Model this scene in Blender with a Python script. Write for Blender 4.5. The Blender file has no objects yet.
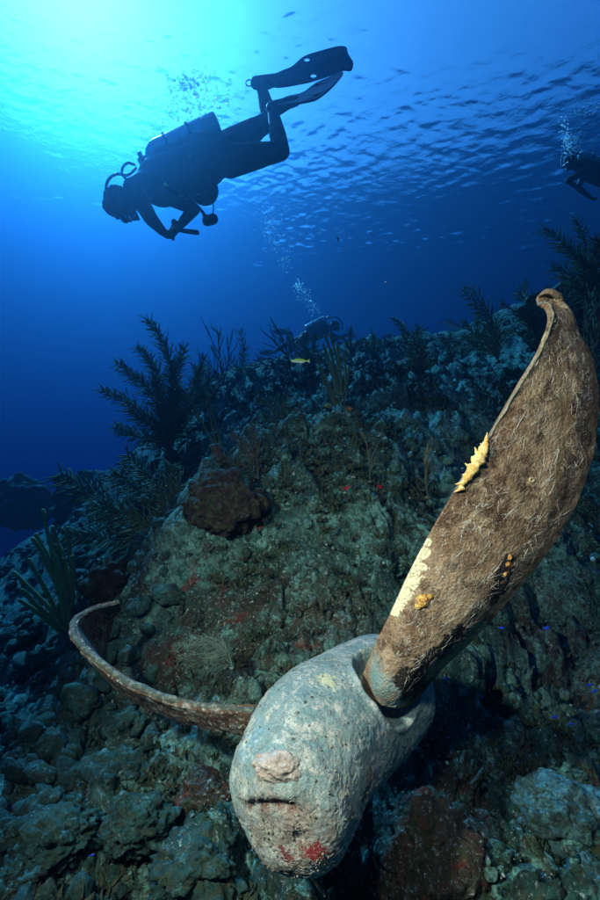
import bpy, bmesh, math, random
import numpy as np
from mathutils import Vector, Matrix
from mathutils.bvhtree import BVHTree
R = math.radians
sc = bpy.context.scene
C = sc.collection
rng = np.random.RandomState(11)
random.seed(11)

# ------------------------------------------------------------------ camera, sky, sun, exposure
PITCH = R(10)
cam = bpy.data.cameras.new('camera')
cam.sensor_fit = 'VERTICAL'; cam.sensor_height = 36; cam.lens = 18
cam.clip_start = .02; cam.clip_end = 600
camo = bpy.data.objects.new('camera', cam); C.objects.link(camo)
camo.rotation_euler = (R(90) + PITCH, 0, 0)
sc.camera = camo
CP, SP = math.cos(PITCH), math.sin(PITCH)

def at(px, py, d):
    """where something seen at this spot and this far in front of the lens stands in the world (metres)"""
    a = (px - 300) / 450 * d; b = (450 - py) / 450 * d
    return Vector((a, d * CP - b * SP, d * SP + b * CP))

SURF = 18.0                                   # height of the sea surface over the camera
sun_dir = at(72, -8, 1).normalized()
w = bpy.data.worlds.new("World"); sc.world = w; w.use_nodes = True
_bg = w.node_tree.nodes['Background']
_sky = w.node_tree.nodes.new('ShaderNodeTexSky'); _sky.sky_type = 'NISHITA'; _sky.sun_disc = False
_sky.sun_elevation = math.asin(sun_dir.z); _sky.sun_rotation = math.atan2(sun_dir.x, sun_dir.y)
w.node_tree.links.new(_sky.outputs[0], _bg.inputs[0]); _bg.inputs[1].default_value = .10
sl = bpy.data.lights.new('sun', 'SUN'); sl.energy = 5; sl.angle = R(.5); sl.color = (1, .95, .86)
so = bpy.data.objects.new('sun', sl); C.objects.link(so)
so.rotation_euler = sun_dir.to_track_quat('Z', 'Y').to_euler()
sc.view_settings.view_transform = 'Standard'; sc.view_settings.look = 'None'
sc.view_settings.exposure = 1.72; sc.view_settings.gamma = 1
cy = sc.cycles
cy.use_denoising = True
cy.max_bounces = 6; cy.diffuse_bounces = 2; cy.glossy_bounces = 2; cy.transmission_bounces = 4
cy.volume_bounces = 0; cy.transparent_max_bounces = 10
cy.caustics_reflective = False; cy.caustics_refractive = False

# the photographer's two flash heads on their arms (they light the propeller in the photograph)
FL = .95
def strobe(loc, aim, power, name):
    l = bpy.data.lights.new(name, 'SPOT'); l.energy = power; l.spot_size = R(98); l.spot_blend = .9
    l.shadow_soft_size = .05; l.color = (1, .90, .76)
    o = bpy.data.objects.new(name, l); C.objects.link(o); o.location = loc
    o.rotation_euler = (Vector(loc) - aim).to_track_quat('Z', 'Y').to_euler()
strobe((-.74, .14, .38), at(370, 620, 1.1), 62*FL, 'flash_lamp')
strobe((-.12, .02, .50), at(440, 520, 1.1), 16*FL, 'flash_lamp')

# sea water: coefficients per metre
SCAT = (.0023, .0066, .0130); ABS = (.142, .064, .0275); ANISO = .86; DENS = .5

# ------------------------------------------------------------------ helpers
def tag(o, label=None, cat=None, group=None, kind=None):
    if label: o['label'] = label
    if cat: o['category'] = cat
    if group: o['group'] = group
    if kind: o['kind'] = kind
    return o

def new_mesh(name, V, F, smooth=True):
    me = bpy.data.meshes.new(name)
    V = np.asarray(V, dtype=np.float32).reshape(-1, 3)
    if isinstance(F, np.ndarray):
        k = F.shape[1]; n = len(F)
        me.vertices.add(len(V)); me.vertices.foreach_set('co', V.ravel())
        me.loops.add(n * k); me.loops.foreach_set('vertex_index', F.astype(np.int32).ravel())
        me.polygons.add(n); me.polygons.foreach_set('loop_start', np.arange(0, n * k, k, dtype=np.int32))
        me.update(calc_edges=True)
    else:
        me.from_pydata(V.tolist(), [], F); me.update()
    if smooth:
        me.polygons.foreach_set('use_smooth', [True] * len(me.polygons))
    me.validate()
    return me

def wloc(o):
    v = Vector((0, 0, 0))
    while o is not None: v += o.location; o = o.parent
    return v

def obj(name, V, F, mat, parent=None, loc=None, smooth=True):
    """world-space vertices -> one mesh object standing at loc (or in its parent)"""
    base = wloc(parent) if parent else (Vector(loc) if loc is not None else Vector((0, 0, 0)))
    V = np.asarray(V, dtype=np.float64).reshape(-1, 3) - np.array(base)
    me = new_mesh(name, V, F, smooth)
    if mat: me.materials.append(mat)
    o = bpy.data.objects.new(name, me); C.objects.link(o)
    if parent: o.parent = parent
    elif loc is not None: o.location = loc
    return o

def empty(name, loc):
    o = bpy.data.objects.new(name, None); C.objects.link(o); o.location = loc; o.empty_display_size = .1
    return o

def _hash(ix, iy, iz, s):
    h = (ix * 374761393 + iy * 668265263 + iz * 2147483647 + s * 974634777) & 0xffffffff
    h = ((h ^ (h >> 13)) * 1274126177) & 0xffffffff
    h = ((h ^ (h >> 16)) * 2246822519) & 0xffffffff
    return ((h ^ (h >> 15)) & 0xffff) / 65535.

def vnoise(P, s=0):
    """smooth value noise, -1..1"""
    P = np.asarray(P, dtype=np.float64); I = np.floor(P).astype(np.int64); f = P - I
    f = f * f * f * (f * (f * 6 - 15) + 10)
    x, y, z = I[..., 0], I[..., 1], I[..., 2]; fx, fy, fz = f[..., 0], f[..., 1], f[..., 2]
    def c(a, b, d): return _hash(x + a, y + b, z + d, s)
    x00 = c(0,0,0)*(1-fx)+c(1,0,0)*fx; x10 = c(0,1,0)*(1-fx)+c(1,1,0)*fx
    x01 = c(0,0,1)*(1-fx)+c(1,0,1)*fx; x11 = c(0,1,1)*(1-fx)+c(1,1,1)*fx
    return 2*((x00*(1-fy)+x10*fy)*(1-fz)+(x01*(1-fy)+x11*fy)*fz)-1

def fbm(P, oct=4, s=0, gain=.5, billow=False):
    t = 0; a = 1
    for i in range(oct):
        n = vnoise(np.asarray(P) * 2.03**i + 17.3*i, s+i)
        t = t + a * ((np.abs(n) * 2 - .6) if billow else n); a *= gain
    return t

def catmull(P, n):
    """smooth curve through control points, n samples"""
    P = np.asarray(P, float); m = len(P)
    Q = np.concatenate([(2*P[0]-P[1])[None], P, (2*P[-1]-P[-2])[None]])
    t = np.linspace(0, m-1-1e-9, n); i = t.astype(int); f = (t-i)[:, None]
    sh = [1]*(P.ndim-1); f = (t-i).reshape(-1, *sh)
    a, b, c, d = Q[i], Q[i+1], Q[i+2], Q[i+3]
    return .5*(2*b+(c-a)*f+(2*a-5*b+4*c-d)*f**2+(3*b-a-3*c+d)*f**3)

def tubes(lines, sides=5):
    """lines: list of (points (n,3), radii (n,)) -> V, F of closed tapered tubes"""
    Vs = []; Fs = []; off = 0
    ang = np.linspace(0, 2*math.pi, sides, endpoint=False)
    ca, sa = np.cos(ang), np.sin(ang)
    for P, rad in lines:
        P = np.asarray(P, float); n = len(P); rad = np.broadcast_to(np.asarray(rad, float), (n,))
        T = np.gradient(P, axis=0); T /= np.linalg.norm(T, axis=1, keepdims=True)+1e-12
        ref = np.array([0, 0, 1.]) if abs(T[0][2]) < .8 else np.array([1., 0, 0])
        A = np.cross(T, ref); A /= np.linalg.norm(A, axis=1, keepdims=True)+1e-12
        B = np.cross(T, A)
        V = P[:, None]+rad[:, None, None]*(A[:, None]*ca[None, :, None]+B[:, None]*sa[None, :, None])
        V = np.vstack([V.reshape(-1, 3), P[0]-T[0]*rad[0]*.6, P[-1]+T[-1]*rad[-1]*.8])
        i = np.arange(n-1)[:, None]*sides; j = np.arange(sides)[None]; j2 = (j+1) % sides
        F1 = np.stack([i+j, i+sides+j, i+j2], -1).reshape(-1, 3)
        F2 = np.stack([i+sides+j, i+sides+j2, i+j2], -1).reshape(-1, 3)
        jj = j[0]; e = (n-1)*sides
        F3 = np.stack([jj, (jj+1) % sides, np.full(sides, n*sides)], -1)
        F4 = np.stack([e+(jj+1) % sides, e+jj, np.full(sides, n*sides+1)], -1)
        Fs.append(np.vstack([F1, F2, F3, F4])+off); Vs.append(V); off += len(V)
    return np.vstack(Vs), np.vstack(Fs)

def gridF(nu, nv, wrap=False):
    i = np.arange(nu*nv).reshape(nu, nv)
    if wrap: i = np.hstack([i, i[:, :1]])
    return np.stack([i[:-1, :-1], i[:-1, 1:], i[1:, 1:], i[1:, :-1]], -1).reshape(-1, 4)

_ico = {}
def ico(sub):
    if sub not in _ico:
        bm = bmesh.new(); bmesh.ops.create_icosphere(bm, subdivisions=sub, radius=1)
        _ico[sub] = (np.array([v.co[:] for v in bm.verts]), np.array([[v.index for v in f.verts] for f in bm.faces]))
        bm.free()
    return _ico[sub]

def rotm(seed):
    r = random.Random(seed)
    return np.array(Matrix.Rotation(r.uniform(0, 6.28), 3, Vector((r.gauss(0,1), r.gauss(0,1), r.gauss(0,1))).normalized()))

# ------------------------------------------------------------------ materials
class M:
    def __init__(s, name, rough=.8, spec=.3):
        s.m = bpy.data.materials.new(name); s.m.use_nodes = True
        s.n = s.m.node_tree.nodes; s.l = s.m.node_tree.links; s.b = s.n['Principled BSDF']
        s.b.inputs['Roughness'].default_value = rough; s.b.inputs['Specular IOR Level'].default_value = spec
        s.pos = s.n.new('ShaderNodeNewGeometry').outputs['Position']
        s.c = None
    def noise(s, scale, detail=4, dist=0., rough=.6, vec=None):
        t = s.n.new('ShaderNodeTexNoise'); t.inputs['Scale'].default_value = scale; t.inputs['Detail'].default_value = detail
        t.inputs['Distortion'].default_value = dist; t.inputs['Roughness'].default_value = rough
        s.l.new(vec or s.pos, t.inputs['Vector']); return t.outputs['Fac']
    def vor(s, scale, feature='F1', rand=1):
        t = s.n.new('ShaderNodeTexVoronoi'); t.feature = feature; t.inputs['Scale'].default_value = scale
        t.inputs['Randomness'].default_value = rand; s.l.new(s.pos, t.inputs['Vector']); return t.outputs['Distance']
    def step(s, v, a, b, invert=False):
        r = s.n.new('ShaderNodeMapRange'); r.inputs[1].default_value = a; r.inputs[2].default_value = b
        if invert: r.inputs[3].default_value = 1; r.inputs[4].default_value = 0
        s.l.new(v, r.inputs[0]); return r.outputs[0]
    def math(s, op, a, b=None):
        m = s.n.new('ShaderNodeMath'); m.operation = op
        for k, v in enumerate((a, b)):
            if v is None: continue
            if isinstance(v, (int, float)): m.inputs[k].default_value = v
            else: s.l.new(v, m.inputs[k])
        return m.outputs[0]
    def spot(s, p, r, soft=.25, nscale=60, namp=.8):
        """blotch round a point of the thing, with a ragged edge"""
        d = s.n.new('ShaderNodeVectorMath'); d.operation = 'DISTANCE'; s.l.new(s.pos, d.inputs[0]); d.inputs[1].default_value = p
        nz = s.math('MULTIPLY', s.math('SUBTRACT', s.noise(nscale, 6, .4, .7), .5), r*namp*5)
        v = s.math('ADD', d.outputs['Value'], nz)
        return s.step(v, r*(1-soft), r, True)
    def base(s, c): s.c = c; s.b.inputs['Base Color'].default_value = (*c, 1); return s
    def mix(s, col, fac):
        m = s.n.new('ShaderNodeMix'); m.data_type = 'RGBA'
        if isinstance(fac, (int, float)): m.inputs[0].default_value = fac
        else: s.l.new(fac, m.inputs[0])
        if isinstance(s.c, tuple): m.inputs[6].default_value = (*s.c, 1)
        else: s.l.new(s.c, m.inputs[6])
        m.inputs[7].default_value = (*col, 1)
        s.c = m.outputs[2]; s.l.new(s.c, s.b.inputs['Base Color']); return s
    def bump(s, v, strength, dist):
        b = s.n.new('ShaderNodeBump'); b.inputs['Strength'].default_value = strength; b.inputs['Distance'].default_value = dist
        s.l.new(v, b.inputs['Height'])
        if getattr(s, 'nb', None): s.l.new(s.nb, b.inputs['Normal'])
        s.nb = b.outputs[0]; s.l.new(s.nb, s.b.inputs['Normal']); return s

def reef_mat(name, dark, mid, pale, red=0., pale_amt=.5, speck=.5, rk=1., sand=0., patches=()):
    m = M(name, .9, .2).base(dark)
    m.mix(mid, m.step(m.noise(3.1*rk, 8, .4, .7), .42, .58))
    m.mix((.035, .055, .022), m.step(m.noise(8*rk, 6, .3, .7), .53, .62))
    m.mix(pale, m.math('MULTIPLY', m.step(m.noise(13*rk, 8, .3, .75), .66-.24*pale_amt, .72-.16*pale_amt), .85))
    if sand: m.mix((.16, .34, .27), m.math('MULTIPLY', m.math('MULTIPLY', m.step(m.noise(1.3, 5, .4, .6), .46, .56), m.step(m.noise(22, 7, .4, .75), .42, .54)), sand))
    m.mix((.07, .065, .035), m.math('MULTIPLY', m.step(m.noise(45, 5, 0, .7), .52, .60), .6))
    for p_, r_, c_, f_ in patches: m.mix(c_, m.math('MULTIPLY', m.math('MULTIPLY', m.spot(at(*p_), r_, .6, 5, .35), m.step(m.noise(19, 7, .4, .75), .40, .52)), f_))
    if red: m.mix((.16, .028, .016), m.math('MULTIPLY', m.step(m.noise(4.3*rk, 6, .5, .65), .60-.12*red, .66-.10*red), .75))
    sp = m.math('MULTIPLY', m.step(m.noise(85, 6, .5, .8), .56, .64), m.step(m.noise(7, 6, .3, .7), .60-.2*speck, .66-.2*speck))
    m.mix((.42, .50, .44), m.math('MULTIPLY', sp, .85))
    m.mix((.012, .014, .01), m.math('MULTIPLY', m.step(m.noise(26, 6, 0, .7), .56, .64), .8))
    m.bump(m.noise(18, 8, .2, .7), 1, .035)
    m.bump(m.vor(55), .8, .012)
    m.bump(m.noise(170, 4, 0, .7), .8, .005)
    return m.m

MAT = {}
MAT['reef'] = reef_mat('reef_rock', (.009, .026, .018), (.024, .080, .055), (.21, .50, .39), red=.02, pale_amt=.55, speck=1., sand=.7,
    patches=[((230,630,1.65), .38, (.045, .026, .014), .85), ((330,610,1.7), .25, (.05, .03, .015), .8), ((150,660,1.7), .25, (.04, .022, .014), .8), ((560,640,1.9), .36, (.05, .018, .012), .85), ((400,880,1.05), .22, (.055, .020, .012), .8), ((470,520,2.0), .22, (.03, .03, .015), .7), ((440,800,1.25), .2, (.05, .03, .02), .7)])
MAT['rubble'] = reef_mat('rubble_rock', (.014, .042, .034), (.034, .10, .080), (.11, .27, .22), pale_amt=.55, speck=.2, rk=2)
MAT['grey'] = reef_mat('grey_rock', (.028, .058, .055), (.070, .165, .155), (.15, .32, .29), pale_amt=.7, speck=.2, rk=2)
MAT['redrock'] = reef_mat('red_rock', (.035, .026, .018), (.08, .065, .042), (.22, .30, .23), red=.45, pale_amt=.4, speck=.9, rk=2)
MAT['brown'] = reef_mat('brown_sponge', (.020, .014, .009), (.034, .022, .014), (.06, .065, .045), red=0., pale_amt=0., speck=0., rk=2)
def plain(name, col, rough=.7, var=None, spec=.3, ns=30, bump=0):
    m = M(name, rough, spec).base(col)
    if var: m.mix(var, m.step(m.noise(ns, 4), .4, .6))
    if bump: m.bump(m.noise(ns*4, 4), .8, bump)
    return m.m
MAT['plume'] = plain('sea_plume', (.085, .10, .035), .9, (.13, .14, .06), ns=9)
MAT['plume_dark'] = plain('dark_gorgonian', (.05, .05, .028), .9, (.08, .075, .04), ns=9)
MAT['rod'] = plain('sea_rod', (.17, .18, .06), .9, (.24, .24, .10), ns=60, bump=.004)
MAT['pale_plume'] = plain('pale_feather', (.07, .11, .08), .9, (.11, .15, .11), ns=20)
MAT['algae'] = plain('algae_turf', (.018, .034, .018), .9, (.045, .05, .024), ns=11)
MAT['suit'] = plain('black_wetsuit', (.008, .009, .013), .75, (.014, .015, .02), ns=8, bump=.003)
MAT['rubber'] = plain('black_rubber', (.012, .012, .014), .5)
MAT['vest'] = plain('black_nylon', (.010, .011, .013), .6, (.02, .02, .024), ns=20, bump=.004)
MAT['fin'] = plain('dark_blue_fin', (.012, .022, .09), .4, (.016, .03, .12), ns=5)
MAT['tank'] = plain('aluminium_tank', (.78, .8, .8), .3, (.66, .7, .7), ns=12)
MAT['metal'] = plain('dull_metal', (.3, .3, .3), .35)
MAT['glass'] = plain('mask_glass', (.03, .04, .05), .08, spec=.8)
MAT['hair'] = plain('dark_hair', (.012, .009, .007), .8, bump=.006, var=(.02, .015, .01), ns=50)
MAT['skin'] = plain('skin', (.35, .2, .14), .5)
MAT['yellow_tag'] = plain('yellow_plastic', (.55, .75, .05), .5)

# ------------------------------------------------------------------ sea: water body (haze) and surface
def build_water():
    x0, x1, y0, y1, z0, z1 = -95, 95, -40, 140, -14, SURF-.75
    V = [(x, y, z) for z in (z0, z1) for y in (y0, y1) for x in (x0, x1)]
    F = [(0,2,3,1), (4,5,7,6), (0,1,5,4), (2,6,7,3), (0,4,6,2), (1,3,7,5)]
    o = obj('haze', V, F, None, smooth=False)
    tag(o, kind='stuff')
    m = bpy.data.materials.new('sea_water'); m.use_nodes = True; n = m.node_tree; n.nodes.clear()
    out = n.nodes.new('ShaderNodeOutputMaterial'); v = n.nodes.new('ShaderNodeVolumePrincipled')
    v.inputs['Density'].default_value = DENS
    col = [s/DENS for s in SCAT]; ab = [(1-min(1, a/(DENS*(1-c))))**2 for a, c in zip(ABS, col)]
    v.inputs['Color'].default_value = (*col, 1); v.inputs['Absorption Color'].default_value = (*ab, 1)
    v.inputs['Anisotropy'].default_value = ANISO
    n.links.new(v.outputs[0], out.inputs['Volume']); o.data.materials.append(m)
    nx, ny = 760, 760
    s = np.linspace(-1, 1, nx); xs = 80*np.sign(s)*np.abs(s)**1.7 - 2
    s = np.linspace(0, 1, ny); ys = -45 + 165*(s+.55*np.sin(2*math.pi*s)/(2*math.pi)*1.0)
    ys = np.interp(np.linspace(0, 1, ny), [0, .06, .85, 1], [-45, 0, 40, 120])
    X, Y = np.meshgrid(xs, ys); Z = np.zeros_like(X); rs = np.random.RandomState(3)
    NW = 90
    for i in range(NW):
        lam = 10**rs.uniform(math.log10(.24), math.log10(1.5)); a = rs.normal(R(68), .75)
        k = 2*math.pi/lam; Z += .22*lam/NW*(1.0 if lam < 1.0 else .6)*np.sin(k*(X*math.cos(a)+Y*math.sin(a))+rs.uniform(0, 6.28))
    Z *= .75+.55*vnoise(np.stack([X/4.5, Y/3.2, X*0], -1), 71)+.3*vnoise(np.stack([X/1.7, Y/1.4, X*0], -1), 72)
    V = np.stack([X, Y, Z+SURF], -1).reshape(-1, 3)
    m = bpy.data.materials.new('water_surface'); m.use_nodes = True; n = m.node_tree; n.nodes.clear()
    out = n.nodes.new('ShaderNodeOutputMaterial'); mx = n.nodes.new('ShaderNodeMixShader')
    fr = n.nodes.new('ShaderNodeFresnel'); fr.inputs[0].default_value = 1.33
    t = n.nodes.new('ShaderNodeBsdfTransparent'); g = n.nodes.new('ShaderNodeBsdfGlossy'); g.inputs['Roughness'].default_value = .08
    nz = n.nodes.new('ShaderNodeTexNoise'); nz.inputs['Scale'].default_value = 7; nz.inputs['Detail'].default_value = 4
    ge = n.nodes.new('ShaderNodeNewGeometry'); n.links.new(ge.outputs['Position'], nz.inputs['Vector'])
    bp = n.nodes.new('ShaderNodeBump'); bp.inputs['Strength'].default_value = .5; bp.inputs['Distance'].default_value = .022; n.links.new(nz.outputs['Fac'], bp.inputs['Height'])
    n.links.new(bp.outputs[0], fr.inputs['Normal']); n.links.new(bp.outputs[0], g.inputs['Normal'])
    n.links.new(fr.outputs[0], mx.inputs[0]); n.links.new(t.outputs[0], mx.inputs[1]); n.links.new(g.outputs[0], mx.inputs[2])
    n.links.new(mx.outputs[0], out.inputs[0])
    o = obj('water_surface', V, gridF(ny, nx), m); tag(o, kind='structure')
build_water()

# ------------------------------------------------------------------ sea bed
CTRL = [  # seen at (x, y), metres ahead
 (0,890,1.0),(120,890,1.02),(250,892,1.0),(0,780,1.35),(130,770,1.45),(60,700,1.9),(0,640,3.0),(60,610,4.2),(0,570,6.5),(90,575,5.0),
 (150,700,1.62),(200,650,1.75),(150,625,1.8),(280,620,1.65),(340,600,1.75),(160,550,1.95),(200,500,2.1),(250,488,2.2),(330,500,2.0),
 (300,425,3.3),(230,440,3.4),(200,395,4.8),(270,378,5.2),(330,360,5.8),(400,385,4.2),(400,350,6.2),(460,352,6.0),(530,330,6.0),(600,285,5.6),
 (660,250,5.4),(600,420,3.6),(520,460,3.0),(430,480,2.3),(600,520,2.7),(560,600,2.2),(600,700,1.7),(470,640,1.75),(530,760,1.4),(600,800,1.25),
 (420,790,1.25),(360,892,1.02),(480,892,1.0),(600,892,1.0),(700,600,2.0),(700,800,1.2),(760,400,3.5),(-100,800,1.3),(-150,620,4),(-250,560,8),
 (130,520,4.6),(60,520,8.5),(120,470,6.4),(150,440,6.0),
]
CP_ = [tuple(at(*c)) for c in CTRL]
CP_ += [(0,.3,-.78),(-.6,.2,-.78),(.6,.2,-.78),(0,-1,-.8),(2,-1,-.6),(-3,-1,-.9),(-5,3,-.95),(-7,8,-1.4),(-5,14,-1.8),(-12,20,-2.4),
        (0,12,2.4),(5,12,4.0),(10,8,4.6),(8,3,3.0),(-2,12,.3),(5,0,.2),(12,18,4.5),(0,22,1.6),(-8,30,-2.6),(10,30,3.5)]
CPA = np.array(CP_)
def _tps_fit():
    X = CPA[:, :2]; n = len(X); r = np.linalg.norm(X[:, None]-X[None], axis=-1)
    K = r**2*np.log(r+1e-9)/2 + np.eye(n)*.01
    P = np.hstack([np.ones((n, 1)), X]); A = np.block([[K, P], [P.T, np.zeros((3, 3))]])
    return np.linalg.solve(A, np.concatenate([CPA[:, 2], np.zeros(3)]))
_W = _tps_fit()
def base_h(x, y):
    x = np.asarray(x, float); y = np.asarray(y, float); sh = x.shape
    d0 = np.hypot(x, y); k = np.where(d0 > 32, 32/np.maximum(d0, 1e-6), 1)
    x = (x*k).ravel(); y = (y*k).ravel(); out = _W[-3]+_W[-2]*x+_W[-1]*y
    for i, c in enumerate(CPA):
        r = np.hypot(x-c[0], y-c[1]); out = out+_W[i]*r*r*np.log(r+1e-9)/2
    return np.clip(out, -3.2, 5.2).reshape(sh)
def terrain(x, y):
    x = np.asarray(x, float); y = np.asarray(y, float)
    z = base_h(x, y); d = np.hypot(x, y)
    reef = 1/(1+np.exp(-(x*1.1 + y*.15 + .55)*4))          # 0 on the rubble plain at the left, 1 on the reef
    amp = .45+.75*reef
    P = np.stack([x, y, z*.8], -1)
    out = z.copy()
    for lam, a, cut in ((1.3,.11,40), (.55,.070,22), (.26,.080,9), (.12,.052,7), (.06,.028,6), (.03,.013,4)):
        wgt = np.clip(1.5-d/cut, 0, 1)
        n = vnoise(P/lam+7.7*lam, int(lam*100))
        m = vnoise(P/lam*1.9+3.3, int(lam*100)+5)
        out += a*amp*wgt*((np.abs(n)*2-.7)*.9+.3*m)
    near = np.exp(-((x-.05)**2/.16+(y-.85)**2/.12))        # hollow where the propeller hub rests
    return out-near*.10
def build_bed():
    nt = 1150; nr = 720
    front = np.linspace(-R(48), R(48), nt-110)
    back = np.linspace(R(48), R(360-48), 112)[1:-1]
    th = np.concatenate([front, back])
    r = np.concatenate([[.05, .3], .45*(95/.45)**(np.linspace(0, 1, nr-2)**1.25)])
    T, Rr = np.meshgrid(th, r); X = Rr*np.sin(T); Y = Rr*np.cos(T)
    Z = terrain(X, Y)
    # push the rock sideways a little too, so ledges and holes form
    P = np.stack([X, Y, Z], -1); k = np.clip(Rr/8, .15, 1)[..., None]
    dx = np.stack([vnoise(P/.16, 61), vnoise(P/.16, 62), vnoise(P/.05, 63)*.5], -1)*.052*np.clip(1.6-Rr/6, 0, 1)[..., None]
    V = (P+dx).reshape(-1, 3)
    o = obj('sea_bed', V, gridF(len(r), nt, True)[:, ::-1], MAT['reef']); tag(o, kind='structure')
build_bed()

# ------------------------------------------------------------------ rubble, boulders
def boulder_mesh(c, size, seed, sub=5, rough=.22, pits=.0):
    V, F = ico(sub); Rm = rotm(seed); D = V @ Rm.T
    q = V*1.0+seed*3.1
    r = 1+.30*vnoise(q*.9, seed)+rough*fbm(q*1.9, 4, seed, .55, True)
    if pits: r -= pits*np.clip(vnoise(q*5.2, seed+9)-.15, 0, 1)+pits*.6*np.clip(vnoise(q*10, seed+3)-.1, 0, 1)
    r += .018*fbm(q*13, 2, seed+4)
    return D*r[:, None]*np.array(size)+np.array(c), F

def boulder(name, px, py, d, w_px, h_px, mat, label, seed, group=None, pits=0, cat='rock', rough=.2, deep=1.0):
    c = at(px, py, d); q_ = .84 if mat == MAT['rubble'] and d < 2 else 1; rx = w_px/900*d*q_; rz = h_px/900*d*q_
    V, F = boulder_mesh(c, (rx, max(rx, rz)*.9*deep, rz), seed, 5, rough+(.10 if q_ < 1 else 0), max(pits, .18 if q_ < 1 else 0))
    o = obj(name, V, F, mat, loc=c-Vector((0, 0, rz*.8)))
    tag(o, label, cat, group); return o
boulder('boulder', 432, 856, 1.10, 118, 112, MAT['redrock'], 'brown rock speckled white and stained red, under the right side of the propeller hub', 21, rough=.16)
boulder('boulder', 566, 822, 1.22, 100, 72, MAT['grey'], 'pitted blue-grey boulder with small holes near the right edge, below the small blue fish', 22, pits=.35, rough=.12)
boulder('boulder', 478, 752, 1.62, 118, 84, MAT['rubble'], 'broad rounded teal rock right of the hub', 23, rough=.14)
boulder('boulder', 560, 742, 1.75, 90, 62, MAT['grey'], 'pale-topped teal rock behind the pitted boulder', 24, rough=.18)
boulder('boulder', 535, 885, 1.05, 52, 42, MAT['grey'], 'small rounded rock at the bottom edge below the pitted boulder, left of its twin', 25)
boulder('boulder', 588, 880, 1.06, 48, 48, MAT['grey'], 'small rounded rock in the bottom right corner', 26)
boulder('boulder', 62, 836, 1.18, 100, 62, MAT['rubble'], 'long smooth grey-green rock in the rubble at lower left', 27, rough=.12)
boulder('boulder', 124, 776, 1.42, 62, 44, MAT['rubble'], 'rounded rock in the rubble below the bend of the curled blade', 28)
boulder('boulder', 140, 824, 1.22, 72, 50, MAT['rubble'], 'oval rubble rock midway between the lower left corner and the hub', 29, rough=.14)
boulder('boulder', 196, 868, 1.08, 84, 52, MAT['rubble'], 'flat grey rock at the bottom edge just left of the hub', 30)
boulder('boulder', 205, 795, 1.32, 50, 34, MAT['redrock'], 'small reddish brown rock close beside the left flank of the hub', 31)
boulder('boulder', 40, 745, 1.62, 70, 40, MAT['rubble'], 'low grey rock by the left edge below the curled blade', 32)
boulder('boulder', 20, 880, 1.08, 60, 44, MAT['rubble'], 'grey-green rock in the bottom left corner', 33)
boulder('reef_rock', 222, 503, 2.05, 76, 62, MAT['brown'], 'dark brown lump of rock crowning the near reef mound', 34, rough=.18)
boulder('reef_rock', 112, 582, 2.1, 46, 56, MAT['brown'], 'dark brown rock at the foot of the mound beside the finger coral at left', 35, rough=.2)
boulder('coral_head', 95, 508, 7.5, 84, 70, MAT['rubble'], 'dim coral head far off at the left, fading into blue', 36)
boulder('coral_head', 20, 502, 9.5, 60, 46, MAT['rubble'], 'dim coral head far off at the left edge of the picture', 37)
boulder('coral_head', 242, 392, 5.0, 46, 30, MAT['reef'], 'dark rock knob on the ridge below the thin sea plume', 38)
boulder('coral_head', 590, 318, 5.0, 110, 60, MAT['reef'], 'dark reef knob behind the raised blade tip at right', 39)

def build_rubble():
    Vs = []; Fs = []; off = 0; V0, F0 = ico(2); rs = np.random.RandomState(5)
    protos = []
    for s in range(24):
        q = V0*1.1+s*5; r = 1+.35*vnoise(q, s)+.22*fbm(q*2.2, 2, s, .5, True)
        protos.append((V0*r[:, None])*np.array([1, rs.uniform(.6, 1), rs.uniform(.45, .8)]) @ rotm(s).T)
    n = 7500
    th = rs.uniform(-R(46), R(44), n); d = .75*(9/.75)**rs.uniform(0, 1, n)**1.1
    x = d*np.sin(th); y = d*np.cos(th)
    left = 1/(1+np.exp((x*1.1+y*.15+.3)*3)); keep = (rs.uniform(0, 1, n) < .5+.5*left) & ((d < 4.5) | (left > .5))
    keep &= ~((np.abs(x) < .35) & (y < 1.25) & (x > -.25))
    x, y, d = x[keep], y[keep], d[keep]; z = terrain(x, y)
    onreef = left[keep] < .5
    sz = (.014+.05*rs.beta(1.3, 4, len(x)))*np.clip(d/1.5, .9, 1.8)*np.where(onreef, .5, 1)
    for i in range(len(x)):
        P = protos[i % 24] @ rotm(i+100).T
        Vs.append(P*sz[i]+[x[i], y[i], z[i]+sz[i]*.15])
    def put(sel, name, mat):
        k = np.nonzero(sel)[0]; V = np.vstack([Vs[i] for i in k]); F = (F0[None]+np.arange(len(k))[:, None, None]*len(V0)).reshape(-1, 3)
        return obj(name, V, F, mat)
    o = put(onreef, 'coral_knobs', MAT['reef']); tag(o, 'small knobs of dead coral crowding the reef slope', 'coral', kind='stuff')
    o = put(~onreef, 'rubble', MAT['rubble'])
    tag(o, 'broken coral rubble strewn over the bottom, thickest at lower left', 'rubble', kind='stuff')
build_rubble()

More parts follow.
